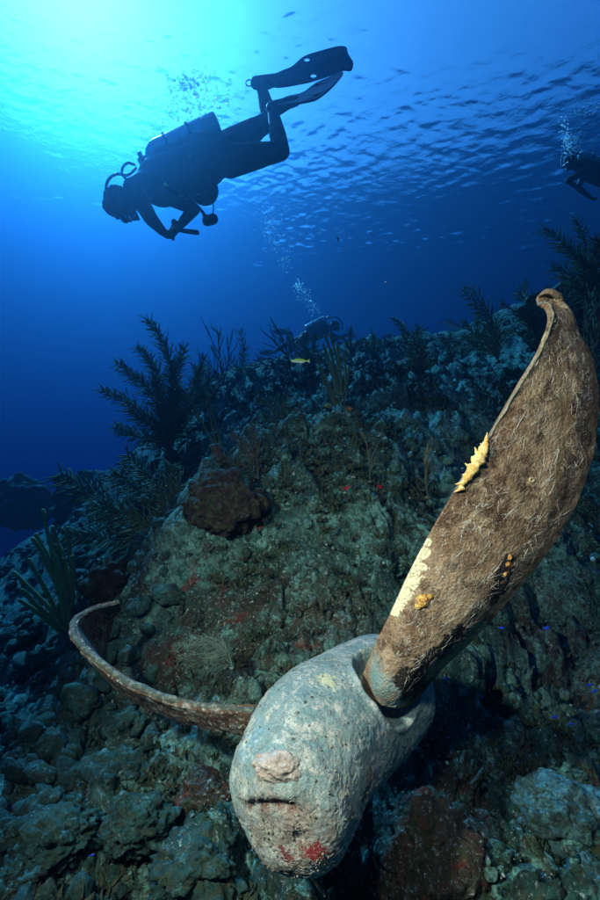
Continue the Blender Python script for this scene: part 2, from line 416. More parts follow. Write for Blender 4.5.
def build_turf():
    """tufts of algae: narrow leaf-shaped faces in clumps all over the reef"""
    rs = np.random.RandomState(8)
    n = 5200
    th = rs.uniform(-R(40), R(44), n); d = 1.1*(7.5/1.1)**rs.uniform(0, 1, n)
    x = d*np.sin(th); y = d*np.cos(th); reef = 1/(1+np.exp(-(x*1.1+y*.15+.5)*4))
    den = vnoise(np.stack([x*2.2, y*2.2, y*0], -1), 3)
    keep = rs.uniform(0, 1, n) < (.06+.94*reef)*np.clip(.55+den*1.3, 0, 1)
    keep &= ~((np.abs(x-.05) < .42) & (y < 1.15))
    x, y, d = x[keep], y[keep], d[keep]; z = terrain(x, y); m = len(x)
    L = 26; N = m*L
    cx = np.repeat(x, L); cy = np.repeat(y, L); cz = np.repeat(z, L); s = np.repeat((.014+.022*rs.rand(m))*np.clip(d/2.2, .8, 1.8), L)
    dirs = rs.normal(0, 1, (N, 3)); dirs[:, 2] = np.abs(dirs[:, 2])*1.1+.25; dirs /= np.linalg.norm(dirs, axis=1)[:, None]
    side = np.cross(dirs, rs.normal(0, 1, (N, 3))); side /= np.linalg.norm(side, axis=1)[:, None]
    b = np.stack([cx, cy, cz], -1)+rs.normal(0, 1, (N, 3))*s[:, None]*[.6, .6, .15]
    ln = (s*rs.uniform(.5, 1.5, N))[:, None]; wd = ln*.16
    V = np.stack([b, b+dirs*ln*.5+side*wd, b+dirs*ln+dirs[:, [1, 0, 2]]*ln*.1, b+dirs*ln*.5-side*wd], 1).reshape(-1, 3)
    F = np.arange(N*4).reshape(-1, 4)
    o = obj('algae_turf', V, F, MAT['algae'], smooth=False)
    tag(o, 'tufts of short green-brown algae covering the reef', 'algae', kind='stuff')
    # encrusting nodules and sand-coloured crumbs
    n = 3500; th = rs.uniform(-R(40), R(44), n); d = .9*(6/.9)**rs.uniform(0, 1, n); x = d*np.sin(th); y = d*np.cos(th); z = terrain(x, y)
    V0, F0 = ico(1); s = (.0018+.008*rs.rand(n)**4)*np.clip(d/1.6, .8, 2.4)
    jit = 1+.5*vnoise(V0*2.1, 3)
    V = (V0*jit[:, None])[None]*s[:, None, None]*rs.uniform(.6, 1.3, (n, 1, 3))+np.stack([x, y, z+s*.3], -1)[:, None]
    F = (F0[None]+np.arange(n)[:, None, None]*len(V0)).reshape(-1, 3)
    o = obj('coral_crumbs', V.reshape(-1, 3), F, plain('pale_crumbs', (.26, .33, .29), .9, (.08, .11, .09), ns=5))
    tag(o, 'pale crumbs of coral and shell lying all over the reef', 'coral crumbs', kind='stuff')
build_turf()

# ------------------------------------------------------------------ gorgonians
def ground_at(px, py, d):
    p = at(px, py, d); return p
def curve(p0, p1, bend, n=14, wob=.0, rs=None):
    p0 = np.array(p0); p1 = np.array(p1); t = np.linspace(0, 1, n)[:, None]
    L = np.linalg.norm(p1-p0)
    P = p0+(p1-p0)*t+np.array(bend)*L*(4*t*(1-t))*.5
    if rs is not None and wob: P = P+np.cumsum(rs.normal(0, wob*L/n, (n, 3)), 0)*np.minimum(t*3, 1)
    return P
def plume_branch(P, r0, blen, spacing, rs, plane, br=.0016, droop=.15, bush=0.):
    """one feathery branch: a stem with two ranks of fine branchlets"""
    P = np.asarray(P); seg = np.linalg.norm(np.diff(P, axis=0), axis=1); s = np.concatenate([[0], np.cumsum(seg)]); L = s[-1]
    lines = [(P, np.linspace(r0, r0*.35, len(P)))]
    k = int(L/spacing)
    for i in range(k):
        for sd in ((-1, 1) if bush < .12 else (-1, 1, -2, 2)):
            up_ = abs(sd) == 2; sd = 1 if sd > 0 else -1
            u = (i+.5*(sd > 0)+rs.uniform(-.4, .4))/k
            if u < .12+rs.uniform(0, .1): continue
            u = min(u, 1)
            b = np.array([np.interp(u*L, s, P[:, j]) for j in range(3)])
            b2 = np.array([np.interp(min(u+.05, 1)*L, s, P[:, j]) for j in range(3)])
            if u > .95: b2 = b; b = np.array([np.interp((u-.05)*L, s, P[:, j]) for j in range(3)]); b, b2 = b2, b2+(b2-b)
            T = b2-b; T /= np.linalg.norm(T)+1e-9
            sv = np.cross(T, plane); sv /= np.linalg.norm(sv)+1e-9
            if up_: sv = sv*.45+np.cross(T, sv)*.8
            l = blen*(.45+.55*math.sin(math.pi*min(1, .2+u*.75)))*rs.uniform(.45, 1.25)
            dr = sv*sd*.85+T*.62+rs.normal(0, .13+bush, 3); dr /= np.linalg.norm(dr)
            tt = np.linspace(0, 1, 4)[:, None]
            Q = b+dr*l*tt+T*l*.42*tt**2+np.array([0, 0, -droop])*l*tt**2+rs.normal(0, .12, 3)*l*tt**2
            lines.append((Q, np.array([br, br*1.15, br, br*.6])))
    return lines
def gorgonian(name, label, cat, base, tips, mat, kind='plume', seed=0, group=None, r0=.006, blen=.09, spacing=.016, br=.002, bend=.25, part='branch', wob=.2, bush=0.):
    """base, tips: (x, y, metres); every branch is a part of its own, the holdfast another"""
    rs = np.random.RandomState(seed); b = at(*base); root = empty(name, b); tag(root, label, cat, group)
    V, F = boulder_mesh(b, (r0*3.5, r0*3.5, r0*2.5), seed+50, 2); obj('holdfast', V, F, mat, root)
    for t in tips:
        p1 = at(*t[:3])
        start = b+(Vector(rs.normal(0, r0*1.6, 3)) if kind == 'rod' else Vector((0, 0, 0)))
        d = (p1-start); lat = Vector((0, 0, 1)).cross(d); 
        bd = np.array([-d.x*.4/(d.length) if kind != 'rod' else .04, 0, bend*.6 if kind != 'rod' else .02])+rs.normal(0, .08 if kind != 'rod' else .05, 3)
        P = curve(start, p1, bd, 16, wob, rs)
        if kind == 'plume':
            view = np.array(b.normalized())+rs.normal(0, .25, 3)
            lines = plume_branch(P, r0, blen, spacing, rs, view, br, bush=bush); V, F = tubes(lines, 3 if br < .003 else 4)
        elif kind == 'rod':
            u = np.linspace(0, 1, 16); V, F = tubes([(P, r0*(1-.15*u)*(1+.06*rs.normal(0, 1, 16)))], 9)
        else:   # bare forked whip
            lines = [(P, np.linspace(r0, r0*.5, 16))]
            for j in range(7):
                i0 = rs.randint(3, 13); q0 = P[i0]; T = P[i0+1]-P[i0]; T /= np.linalg.norm(T)
                dr = T+rs.normal(0, .38, 3); dr[2] = abs(dr[2])+.4; dr /= np.linalg.norm(dr)
                Lb = np.linalg.norm(P[-1]-P[0])*rs.uniform(.2, .5)
                Q = curve(q0, q0+dr*Lb, (0, 0, -.12), 8, .15, rs); lines.append((Q, np.linspace(r0*.7, r0*.4, 8)))
                q1 = Q[4]; Q2 = curve(q1, q1+(dr+rs.normal(0, .4, 3))*Lb*.5, (0, 0, 0), 6, .15, rs); lines.append((Q2, np.linspace(r0*.55, r0*.35, 6)))
            V, F = tubes(lines, 5)
        obj(part, V, F, mat, root)
    return root
PL, DK, RD = MAT['plume'], MAT['plume_dark'], MAT['rod']
GP = 'sea plumes and sea rods growing on the reef'
gorgonian('sea_rod', 'clump of thick yellow-green finger coral rods at the left, by the brown rock', 'sea rod', (70, 632, 2.35),
          [(22,590,2.2),(28,560,2.3),(34,535,2.35),(44,512,2.4),(52,528,2.3),(60,545,2.5),(66,530,2.45),(72,556,2.3),(82,580,2.35),(14,572,2.4),(40,552,2.5),(56,545,2.2),(88,604,2.4),(30,538,2.3),(62,558,2.25),(48,540,2.4),(20,600,2.3)], RD, 'rod', 1, GP, r0=.0125, bend=.1, part='rod', wob=.05)
gorgonian('sea_plume', 'large feathery sea plume with long combed arms over the finger coral clump', 'sea plume', (170, 562, 2.4),
          [(66,478,2.5),(88,506,2.3),(132,440,2.6),(110,470,2.7),(165,462,2.7),(186,486,2.6),(74,528,2.6)], PL, 'plume', 2, GP, r0=.006, blen=.12, spacing=.013, br=.0034)
gorgonian('sea_plume', 'tallest dark bushy sea plume standing on the left end of the ridge', 'sea plume', (168, 458, 3.7),
          [(163,320,3.8),(176,345,3.6),(118,365,3.8),(140,352,3.9),(100,395,3.7),(190,362,3.8),(205,388,3.7),(128,408,3.5),(150,378,3.6),(180,385,3.5),(112,428,3.8)], PL, 'plume', 3, GP, r0=.008, blen=.11, spacing=.011, br=.0032, bush=.3)
gorgonian('sea_rod', 'thin pale sea rod with two tall whips at the mound\'s left shoulder', 'sea rod', (222, 462, 2.7),
          [(182,388,2.7),(202,382,2.75),(206,402,2.65),(190,410,2.8)], PL, 'rod', 4, GP, r0=.006, bend=.35, part='rod', wob=.06)
gorgonian('sea_whip', 'black forked sea whip on the ridge right of the bushy sea plume', 'sea whip', (222, 392, 4.8),
          [(218,333,4.8),(210,350,4.9),(226,345,4.8),(207,362,4.7)], DK, 'whip', 5, GP, r0=.008)
gorgonian('sea_plume', 'narrow spire-like sea plume next to the black forked whip', 'sea plume', (243, 396, 4.9),
          [(240,334,4.9),(232,358,4.8),(252,362,5.0),(246,350,4.9)], PL, 'plume', 6, GP, r0=.007, blen=.09, spacing=.025, br=.004)
gorgonian('sea_whip', 'spreading dark sea whip in front of the far diver\'s legs', 'sea whip', (290, 392, 4.6),
          [(264,334,4.6),(280,328,4.7),(256,358,4.6),(300,345,4.5),(270,350,4.8),(308,365,4.6)], DK, 'whip', 7, GP, r0=.008)
gorgonian('sea_rod', 'yellow-green sea rod clump rising just right of the yellow fish', 'sea rod', (340, 412, 3.6),
          [(312,352,3.6),(320,343,3.7),(326,336,3.6),(333,334,3.7),(338,342,3.5),(343,352,3.6),(330,360,3.5),(348,366,3.7),(318,368,3.6),(324,375,3.5)], RD, 'rod', 8, GP, r0=.012, bend=.3, part='rod', wob=.05)
gorgonian('sea_plume', 'soft olive sea plume standing alone in the middle of the ridge', 'sea plume', (420, 386, 4.2),
          [(397,312,4.3),(404,332,4.2),(415,325,4.3),(408,350,4.1),(424,345,4.2),(432,358,4.2)], PL, 'plume', 9, GP, r0=.007, blen=.09, spacing=.018, br=.003, bush=.15)
gorgonian('sea_plume', 'dark sea plume with arms spread wide, left of the raised blade tip', 'sea plume', (498, 362, 4.6),
          [(446,322,4.7),(470,288,4.7),(458,300,4.8),(482,304,4.6),(455,345,4.6),(500,318,4.7),(488,330,4.5)], PL, 'plume', 10, GP, r0=.008, blen=.12, spacing=.022, br=.0034)
gorgonian('sea_plume', 'dark bushy sea plume directly behind the raised blade tip', 'sea plume', (535, 340, 5.0),
          [(505,305,5.1),(520,290,5.0),(534,285,5.2),(515,318,5.0),(548,296,5.1),(500,330,5.0)], PL, 'plume', 11, GP, r0=.008, blen=.13, spacing=.026, br=.0038, bush=.2)
gorgonian('sea_plume', 'green sea plume highest on the slope at the right edge', 'sea plume', (592, 312, 4.3),
          [(548,232,4.4),(560,250,4.2),(575,228,4.5),(590,232,4.3),(600,240,4.4),(553,268,4.3),(580,262,4.1),(606,258,4.2),(566,285,4.2)], PL, 'plume', 12, GP, r0=.008, blen=.13, spacing=.018, br=.003, bush=.15)
gorgonian('sea_whip', 'tall dark sea whip against the right edge beside the raised blade', 'sea whip', (592, 395, 3.0),
          [(586,300,3.0),(596,290,3.05),(600,320,3.0),(590,340,2.9)], DK, 'whip', 13, GP, r0=.007)
gorgonian('feather_hydroid', 'small feather-like hydroid fan on the dark mound face above the curled blade', 'hydroid', (232, 668, 1.42),
          [(176,648,1.42),(182,658,1.4),(192,640,1.45),(205,637,1.45),(186,668,1.4),(200,672,1.4)], MAT['pale_plume'], 'plume', 14, r0=.0022, blen=.028, spacing=.006, br=.0007, bend=.5)
gorgonian('sea_whip', 'dark little sea whip in front of the mound, just left of the spiny yellow sponge', 'sea whip', (428, 498, 1.95),
          [(428,446,1.95),(420,455,1.9),(436,455,2.0)], DK, 'whip', 15, GP, r0=.0035)
gorgonian('sea_whip', 'thin single sea whip above the red sponge spots on the mound', 'sea whip', (370, 482, 2.1),
          [(364,432,2.1),(374,448,2.15)], DK, 'whip', 16, GP, r0=.003)
gorgonian('sea_plume', 'low feathery green plume hugging the mound under the ridge rods', 'sea plume', (285, 432, 3.2),
          [(258,400,3.2),(272,396,3.3),(290,398,3.2),(300,408,3.1),(262,418,3.1)], PL, 'plume', 17, GP, r0=.005, blen=.08, spacing=.018, br=.0024, bush=.3)
gorgonian('sea_plume', 'faint feathery plume draped on the mound below the two thin whips', 'sea plume', (258, 478, 2.3),
          [(224,432,2.4),(240,440,2.3),(252,428,2.4),(216,456,2.3)], DK, 'plume', 18, GP, r0=.004, blen=.06, spacing=.014, br=.0016, bush=.15)
gorgonian('sea_plume', 'small dim plume between the olive plume and the spreading plume', 'sea plume', (452, 366, 5.4),
          [(440,338,5.4),(450,330,5.5),(460,342,5.4)], PL, 'plume', 19, GP, r0=.008, blen=.10, spacing=.03, br=.0045, bush=.2)
gorgonian('sea_plume', 'small dim plume right of the olive plume rods on the far ridge', 'sea plume', (375, 366, 5.6),
          [(362,342,5.6),(372,332,5.7),(384,345,5.6)], PL, 'plume', 20, GP, r0=.008, blen=.10, spacing=.03, br=.0045, bush=.2)

for b_, tips_, sd_, lab_ in (
    ((312,372,5.2), [(300,338,5.2),(308,330,5.3),(318,336,5.2),(296,352,5.1),(326,350,5.3)], 31, 'bushy dark sea plume between the spreading whip and the yellow-green rods'),
    ((352,362,5.8), [(344,338,5.8),(352,328,5.9),(361,337,5.8),(340,350,5.8)], 32, 'small bushy sea plume just right of the yellow-green rods on the ridge'),
    ((478,352,6.0), [(466,322,6.0),(478,312,6.1),(490,322,6.0),(462,338,6.0),(496,338,6.0)], 33, 'hazy bushy sea plume rising behind the spreading plume on the right ridge'),
    ((562,322,4.8), [(548,286,4.8),(558,276,4.9),(570,284,4.8),(545,302,4.7),(578,300,4.8)], 34, 'dark bushy sea plume below the highest green plume at right'),
    ((205,410,4.4), [(196,366,4.4),(204,358,4.5),(212,372,4.4),(190,384,4.3),(220,388,4.4)], 35, 'low bushy sea plume tucked between the tallest plume and the black whip')):
    gorgonian('sea_plume', lab_, 'sea plume', b_, tips_, PL, 'plume', sd_, GP, r0=.007, blen=.09, spacing=.014, br=.0034, bush=.3)

# ------------------------------------------------------------------ the propeller
hub_loc = at(330, 770, 1.0)
prop = empty('ship_propeller', hub_loc)
tag(prop, 'old encrusted ship propeller with pale hub, one blade raised and one curled, on the reef', 'propeller')

HC = catmull([(289,797,.86),(311,750,.955),(346,717,1.07),(380,690,1.17),(398,684,1.24)], 200)
HW = np.array([tuple(at(*c)) for c in HC])
HR = np.interp(np.linspace(0, 1, 200), [0, .2, .4, .6, .8, 1], [.131, .142, .148, .144, .136, .10])
def build_hub():
    T = np.gradient(HW, axis=0); T /= np.linalg.norm(T, axis=1)[:, None]
    T = T*.35+(HW[-1]-HW[0])/np.linalg.norm(HW[-1]-HW[0])*.65; T /= np.linalg.norm(T, axis=1)[:, None]
    na = 420; an = np.linspace(0, 2*math.pi, na, endpoint=False)
    rows = []
    up = np.array([0, 0, 1.])
    E1 = np.cross(T, up); E1 /= np.linalg.norm(E1, axis=1)[:, None]; E2 = np.cross(T, E1)
    ca, sa = np.cos(an)[:, None], np.sin(an)[:, None]
    for k in range(90):                                      # blunt rounded nose
        f = k/90*math.pi/2; rr = HR[0]*math.sin(f)**.86; z = -HR[0]*.60*math.cos(f)
        rows.append(HW[0]+T[0]*z+rr*(ca*E1[0]+sa*E2[0]))
    for k in range(200): rows.append(HW[k]+HR[k]*(ca*E1[k]+sa*E2[k]))
    for k in range(1, 40):
        f = k/39*math.pi/2; rows.append(HW[-1]+T[-1]*.06*math.sin(f)+HR[-1]*math.cos(f)*(ca*E1[-1]+sa*E2[-1]))
    G = np.array(rows); nu = len(G)
    P = G.reshape(-1, 3); F = gridF(nu, na, True)
    du = np.gradient(G, axis=0); dv = (np.roll(G, -1, 1)-np.roll(G, 1, 1)); Nn = np.cross(dv, du)
    Nn /= np.linalg.norm(Nn, axis=2)[..., None]+1e-9; Nn = Nn.reshape(-1, 3)
    ctr = P.mean(0)
    if np.mean(np.sum(Nn*(P-ctr), 1)) < 0: Nn = -Nn
    bvh = BVHTree.FromPolygons(P.tolist(), F.tolist())
    def hit(px, py):
        d = at(px, py, 1).normalized(); h = bvh.ray_cast(Vector((0, 0, 0)), d); return np.array(h[0]) if h[0] else np.array(at(px, py, 1))
    return P, F, Nn, hit, nu, na
hP, hF, hN, hhit, hnu, hna = build_hub()
ROOT = np.array(at(389, 682, 1.03))
def G3(c, r, P=None):
    P = hP if P is None else P; return np.exp(-np.sum((P-c)**2, 1)/(r*r))
def seg_dist(P, a, b):
    ab = b-a; t = np.clip(((P-a)@ab)/(ab@ab), 0, 1); return np.linalg.norm(P-(a+t[:, None]*ab), axis=1)
disp = .0045*fbm(hP*5, 2, 40)+.0011*fbm(hP*22, 3, 41)+.0010*fbm(hP*60, 3, 42, .6)+.0007*fbm(hP*170, 2, 43)
disp += .010*G3(hhit(275, 762), .05)                                     # swelling under the lump
mth = [hhit(x, y) for x, y in ((246,806),(262,803),(278,803),(292,805))]
for a, b in zip(mth[:-1], mth[1:]):
    pass
dm = np.min([seg_dist(hP, a, b) for a, b in zip(mth[:-1], mth[1:])], axis=0)
dm2 = np.min([seg_dist(hP, a+[0, 0, .016], b+[0, 0, .016]) for a, b in zip(mth[:-1], mth[1:])], axis=0)
disp += -.011*np.exp(-(dm/.0085)**2)+.007*np.exp(-(dm2/.013)**2)
disp += -.014*G3(hhit(240, 828), .016)-.010*G3(hhit(248, 840), .02)
disp += -.010*G3(hhit(350, 842), .025)+.006*G3(hhit(325, 852), .03)-.008*G3(hhit(366, 800), .02)
disp += -.012*G3(hhit(232, 770), .02)+.006*G3(hhit(300, 720), .05)
dr = np.linalg.norm(hP-ROOT, axis=1); nr_ = .004*fbm(hP*30, 2, 44)
disp += -.06/(1+np.exp((dr+nr_-.083)/.003))+.007*np.exp(-((dr-.092)/.009)**2)
q = hhit(270, 858); disp += .01*G3(q, .03)-.012*G3(hhit(300, 842), .02)
hV = hP+hN*disp[:, None]

mh = M('hub_crust_flash_tint', .85, .25).base((.18, .30, .28))
mh.mix((.27, .37, .34), mh.step(mh.noise(14, 6, .3, .7), .44, .60))
mh.mix((.12, .25, .27), mh.math('MULTIPLY', mh.step(mh.noise(9, 5, .5), .52, .64), .7))
nose = mh.spot(hhit(285, 840), .115, .75, 14, .6)
mh.mix((.33, .235, .165), mh.math('MULTIPLY', nose, .85))  # flash warmth painted into the nose colour, teal base for the ambient-lit rest
mh.mix((.20, .10, .055), mh.math('MULTIPLY', mh.math('MULTIPLY', mh.spot(hhit(285, 850), .11, .6), mh.step(mh.noise(30, 5), .5, .62)), .75))
mh.mix((.58, .58, .47), mh.math('MULTIPLY', mh.step(mh.noise(31, 7, .5, .75), .51, .60), .8))
mh.mix((.10, .15, .14), mh.math('MULTIPLY', mh.step(mh.noise(23, 8, .6, .75), .54, .64), .55))
mh.mix((.10, .13, .11), mh.math('MULTIPLY', mh.step(mh.noise(75, 5, 0, .75), .57, .66), .7))
mh.mix((.60, .62, .36), mh.spot(hhit(328, 679), .024, .35, 55, .8))
mh.mix((.56, .56, .38), mh.math('MULTIPLY', mh.spot(hhit(246, 743), .012, .4), .8))
for a in mth: mh.mix((.11, .025, .012), mh.math('MULTIPLY', mh.spot(a, .017, .6, 90, .5), .85))
mh.mix((.14, .05, .025), mh.math('MULTIPLY', mh.spot(hhit(238, 826), .02, .6), .7))
mh.mix((.26, .010, .012), mh.math('MULTIPLY', mh.spot(hhit(316, 854), .024, .2, 60, 1.0), .95))
mh.mix((.22, .012, .012), mh.math('MULTIPLY', mh.spot(hhit(286, 858), .016, .2, 80, 1.0), .9))
mh.mix((.35, .28, .05), mh.spot(hhit(322, 862), .007, .3, 120, .6))
mh.mix((.03, .02, .015), mh.math('MULTIPLY', mh.spot(hhit(290, 872), .016, .4, 80, 1), .9))
mh.mix((.16, .09, .05), mh.math('MULTIPLY', mh.spot(hhit(371, 780), .02, .5, 60, .8), .8))
mh.mix((.008, .008, .008), mh.spot(hhit(298, 829), .0028, .3, 200, .1))
mh.mix((.42, .44, .36), mh.math('MULTIPLY', mh.step(mh.noise(210, 4, 1.5, .8), .57, .63), .6))
mh.mix((.07, .08, .065), mh.math('MULTIPLY', mh.step(mh.noise(170, 4, 1.2, .8), .58, .64), .6))
mh.bump(mh.noise(60, 8, .2, .75), 1, .009); mh.bump(mh.vor(150), .7, .004); mh.bump(mh.noise(330, 4, 1.), 1, .003)
hub = obj('hub', hV, hF, mh.m, prop)

def hub_grit():
    rs = np.random.RandomState(14); near = hV[:, 1] < 1.15; face = np.sum(hN*(-hV), 1) > 0; idx = np.nonzero(near & face & (np.linalg.norm(hV-ROOT, axis=1) > .085))[0]
    lines = []; Vs = []; Fs = []; off = 0; V0, F0 = ico(1)
    for i in rs.choice(idx, 1500):
        n_ = hN[i]; t = np.cross(n_, rs.normal(0, 1, 3)); t /= np.linalg.norm(t); b = np.cross(n_, t); L = rs.uniform(.003, .011); k = rs.normal(0, .5)
        u = np.linspace(-.5, .5, 5)[:, None]; lines.append((hV[i]+n_*.0006+t*L*u+b*L*k*(u**2-.1), rs.uniform(.0002, .00042)))
    V, F = tubes(lines, 3); o = obj('worm_tube', V, F, plain('hub_worm_tube', (.45, .46, .38), .8, (.28, .25, .18), ns=20), hub); o['kind'] = 'stuff'
    for i in rs.choice(idx, 900):
        s = .0006+.0028*rs.rand()**5; V = V0*s*rs.uniform(.6, 1.3, 3)+hV[i]+hN[i]*s*.3; Vs.append(V); Fs.append(F0+off); off += len(V)
    o = obj('grit', np.vstack(Vs), np.vstack(Fs), plain('hub_grit', (.20, .19, .14), .9, (.05, .05, .035), ns=30), hub); o['kind'] = 'stuff'
hub_grit()

# rock-like growth on the front of the hub
def lump(name, c, size, seed, mat, parent, sub=5, rough=.2, pits=.05):
    V, F = boulder_mesh(c, size, seed, sub, rough, pits); return obj(name, V, F, mat, parent)
ml = M('pale_growth', .9, .2).base((.25, .21, .165)); ml.mix((.36, .33, .27), ml.step(ml.noise(60, 6), .45, .6)); ml.mix((.2, .12, .08), ml.math('MULTIPLY', ml.step(ml.noise(110, 4), .58, .66), .7))
ml.bump(ml.noise(160, 6), 1, .004)
g = lump('growth', hhit(277, 764), (.047, .03, .024), 61, ml.m, prop, rough=.1); tag(g, 'pinkish rock-like growth on the front of the hub')

# ring of the blade socket
def ring(c, axis, r, th, seed):
    axis = Vector(axis).normalized(); a = axis.orthogonal().normalized(); b = axis.cross(a)
    nU, nV = 90, 14; V = []
    for i in range(nU):
        f = 2*math.pi*i/nU; dvec = a*math.cos(f)+b*math.sin(f)
        for j in range(nV):
            g_ = 2*math.pi*j/nV; V.append(c+dvec*(r+th*math.cos(g_))+axis*th*math.sin(g_))
    V = np.array([tuple(v) for v in V]); V += .004*np.stack([fbm(V*30, 2, seed+k) for k in range(3)], -1)
    i = np.arange(nU*nV).reshape(nU, nV); i = np.vstack([i, i[:1]]); i = np.hstack([i, i[:, :1]])
    return V, np.stack([i[:-1, :-1], i[:-1, 1:], i[1:, 1:], i[1:, :-1]], -1).reshape(-1, 4)

# --- blades from control nets: rows along the blade, five columns edge to edge (x, y, metres)
def blade_grid(net, nu, nv):
    net = np.array([[tuple(at(*p)) for p in row] for row in net])
    A = catmull(net, nu); return np.swapaxes(catmull(np.swapaxes(A, 0, 1), nv), 0, 1)
def grid_normals(Gd):
    du = np.gradient(Gd, axis=0); dv = np.gradient(Gd, axis=1); N = np.cross(du, dv)
    N /= np.linalg.norm(N, axis=2)[..., None]+1e-9
    s = np.sign(np.sum(N*(-Gd), -1)); s0 = np.sign(np.sum(s)) or 1
    return N*s0                                           # towards the lens side
def blade_mesh(Gd, thick, seed, warp=.002):
    nu, nv, _ = Gd.shape; N = grid_normals(Gd)
    v = np.linspace(-1, 1, nv)[None, :]; u = np.linspace(0, 1, nu)[:, None]
    prof = thick(u, v)
    P0 = Gd.reshape(-1, 3)
    rough = (warp*fbm(P0*11, 3, seed)+warp*.6*fbm(P0*60, 3, seed+1)).reshape(nu, nv)[..., None]
    front = Gd+N*rough; back = Gd-N*(prof[..., None])-N*rough*.3
    edge = (front[:, [0]]+back[:, [0]])/2; edge2 = (front[:, [-1]]+back[:, [-1]])/2
    out = (front[:, [0]]-front[:, [1]]); out /= np.linalg.norm(out, axis=2)[..., None]+1e-9
    out2 = (front[:, [-1]]-front[:, [-2]]); out2 /= np.linalg.norm(out2, axis=2)[..., None]+1e-9
    sheets = [front, back[:, ::-1], np.concatenate([front[:, [-1]], edge2+out2*prof[:, [-1], None]*.35, back[:, [-1]]], 1), np.concatenate([back[:, [0]], edge+out*prof[:, [0], None]*.35, front[:, [0]]], 1),
              np.stack([front[-1], back[-1]], 0), np.stack([back[0], front[0]], 0)]
    Vs = []; Fs = []; off = 0
    for g_ in sheets:
        Vs.append(g_.reshape(-1, 3)); Fs.append(gridF(g_.shape[0], g_.shape[1])+off); off += g_.shape[0]*g_.shape[1]
    return np.vstack(Vs), np.vstack(Fs), front, N
def _row(L, R_, dL, dR, bulge, sag=0):
    out = []
    for j in range(5):
        t = j/4; out.append((L[0]+(R_[0]-L[0])*t-sag*4*t*(1-t)*.3, L[1]+(R_[1]-L[1])*t+sag*4*t*(1-t), dL+(dR-dL)*t-bulge*(1-abs(2*t-1)**2.4)+(.018 if j == 4 else 0)))
    return out
NET = [_row((362,690),(418,704),1.06,1.06,.085,10), _row((363,674),(424,692),1.04,1.04,.085,9), _row((374,646),(446,666),1.0,1.01,.065,5),
 _row((389,617),(470,643),.97,.985,.045,3), _row((408,578),(504,606),.945,.97,.028), _row((430,537),(538,566),.925,.96,.018), _row((457,490),(566,524),.91,.955,.012),
 _row((484,447),(588,474),.90,.96,.010), _row((506,409),(598,424),.895,.965,.008), _row((522,382),(599,392),.895,.97,.006), _row((536,360),(593,360),.90,.975,.004), _row((546,340),(583,338),.905,.975,.0),
 [(552,322,.91),(558,321,.93),(564,319,.945),(569,316,.955),(573,313,.965)],
 [(552,312,.915),(555,310,.945),(558,307,.958),(561,304,.96),(563,301,.955)],
 [(548,305,.92),(549,302,.95),(551,300,.96),(552,297,.96),(553,295.5,.945)],
 [(542,303,.925),(543,300.5,.945),(544,298,.95),(545,296,.95),(545.5,294,.94)],
 [(538,305,.93),(538,302,.94),(538.5,300,.945),(539,298,.945),(539.5,296,.94)]]
BG = blade_grid(NET, 300, 110)
def thick_r(u, v):
    mid = .009+.009*(1-np.minimum(1, np.abs(v))**2)
    root = np.clip(1-u/.16, 0, 1)**1.2*.075*np.sqrt(np.clip(1-np.abs(v)**2*.9, 0, 1))
    return (mid+root)*np.clip((1.03-u)/.12, .35, 1)
bV, bF, bFront, bN = blade_mesh(BG, thick_r, 70)
bb = BVHTree.FromPolygons(bFront.reshape(-1, 3).tolist(), gridF(*bFront.shape[:2]).tolist())
def bhit(px, py):
    d = at(px, py, 1).normalized(); h = bb.ray_cast(Vector((0, 0, 0)), d)
    return (np.array(h[0]), np.array(h[1] if h[1].dot(d) < 0 else -h[1])) if h[0] else (np.array(at(px, py, .93)), -np.array(d))
mb = M('blade_crust', .85, .25).base((.14, .082, .040))
mb.mix((.30, .215, .125), mb.step(mb.noise(9, 7, .3, .7), .42, .60))
mb.mix((.045, .02, .009), mb.math('MULTIPLY', mb.step(mb.noise(17, 7, .6, .75), .50, .60), .85))
mb.mix((.26, .21, .14), mb.math('MULTIPLY', mb.step(mb.noise(42, 7, .2, .75), .54, .66), .7))
mb.mix((.52, .50, .40), mb.math('MULTIPLY', mb.step(mb.noise(120, 5, 0, .8), .60, .68), .75))
mb.mix((.03, .02, .012), mb.math('MULTIPLY', mb.step(mb.noise(95, 4, 0, .7), .60, .68), .7))
for (x, y, r) in ((383,690,.045),(375,675,.04),(400,700,.04)):
    mb.mix((.13, .25, .24), mb.math('MULTIPLY', mb.spot(bhit(x, y)[0], r, .7, 25, .7), .7))
for (x, y, r) in ((394,610,.008),(397,603,.010),(403,592,.012),(409,580,.013),(415,567,.012),(422,553,.009),(427,543,.005)):
    mb.mix((.62, .58, .36), mb.spot(bhit(x, y)[0], r*1.9, .2, 70, .6))
for (x, y, r) in ((512,372,.02),(545,345,.02),(560,352,.014)):
    mb.mix((.46, .42, .2), mb.math('MULTIPLY', mb.math('MULTIPLY', mb.spot(bhit(x, y)[0], r*2, .6, 40, .8), mb.step(mb.noise(80, 5), .5, .6)), .8))
for (x, y, r) in ((458,634,.014),(451,642,.015),(442,650,.013),(433,656,.013),(424,664,.014),(413,688,.020),(408,680,.017),(420,690,.018),(507,568,.010),(503,578,.013),(500,590,.012),(508,561,.009),(495,600,.008)):
    mb.mix((.012, .010, .009), mb.spot(bhit(x, y)[0], r*2.0, .15, 60, .45))
for (x, y, r) in ((510,565,.007),(506,574,.006),(502,582,.004)):
    mb.mix((.38, .09, .02), mb.spot(bhit(x, y)[0], r, .2, 150, .9))
mb.mix((.40, .36, .26), mb.math('MULTIPLY', mb.step(mb.noise(230, 4, 1.5, .8), .58, .64), .6))
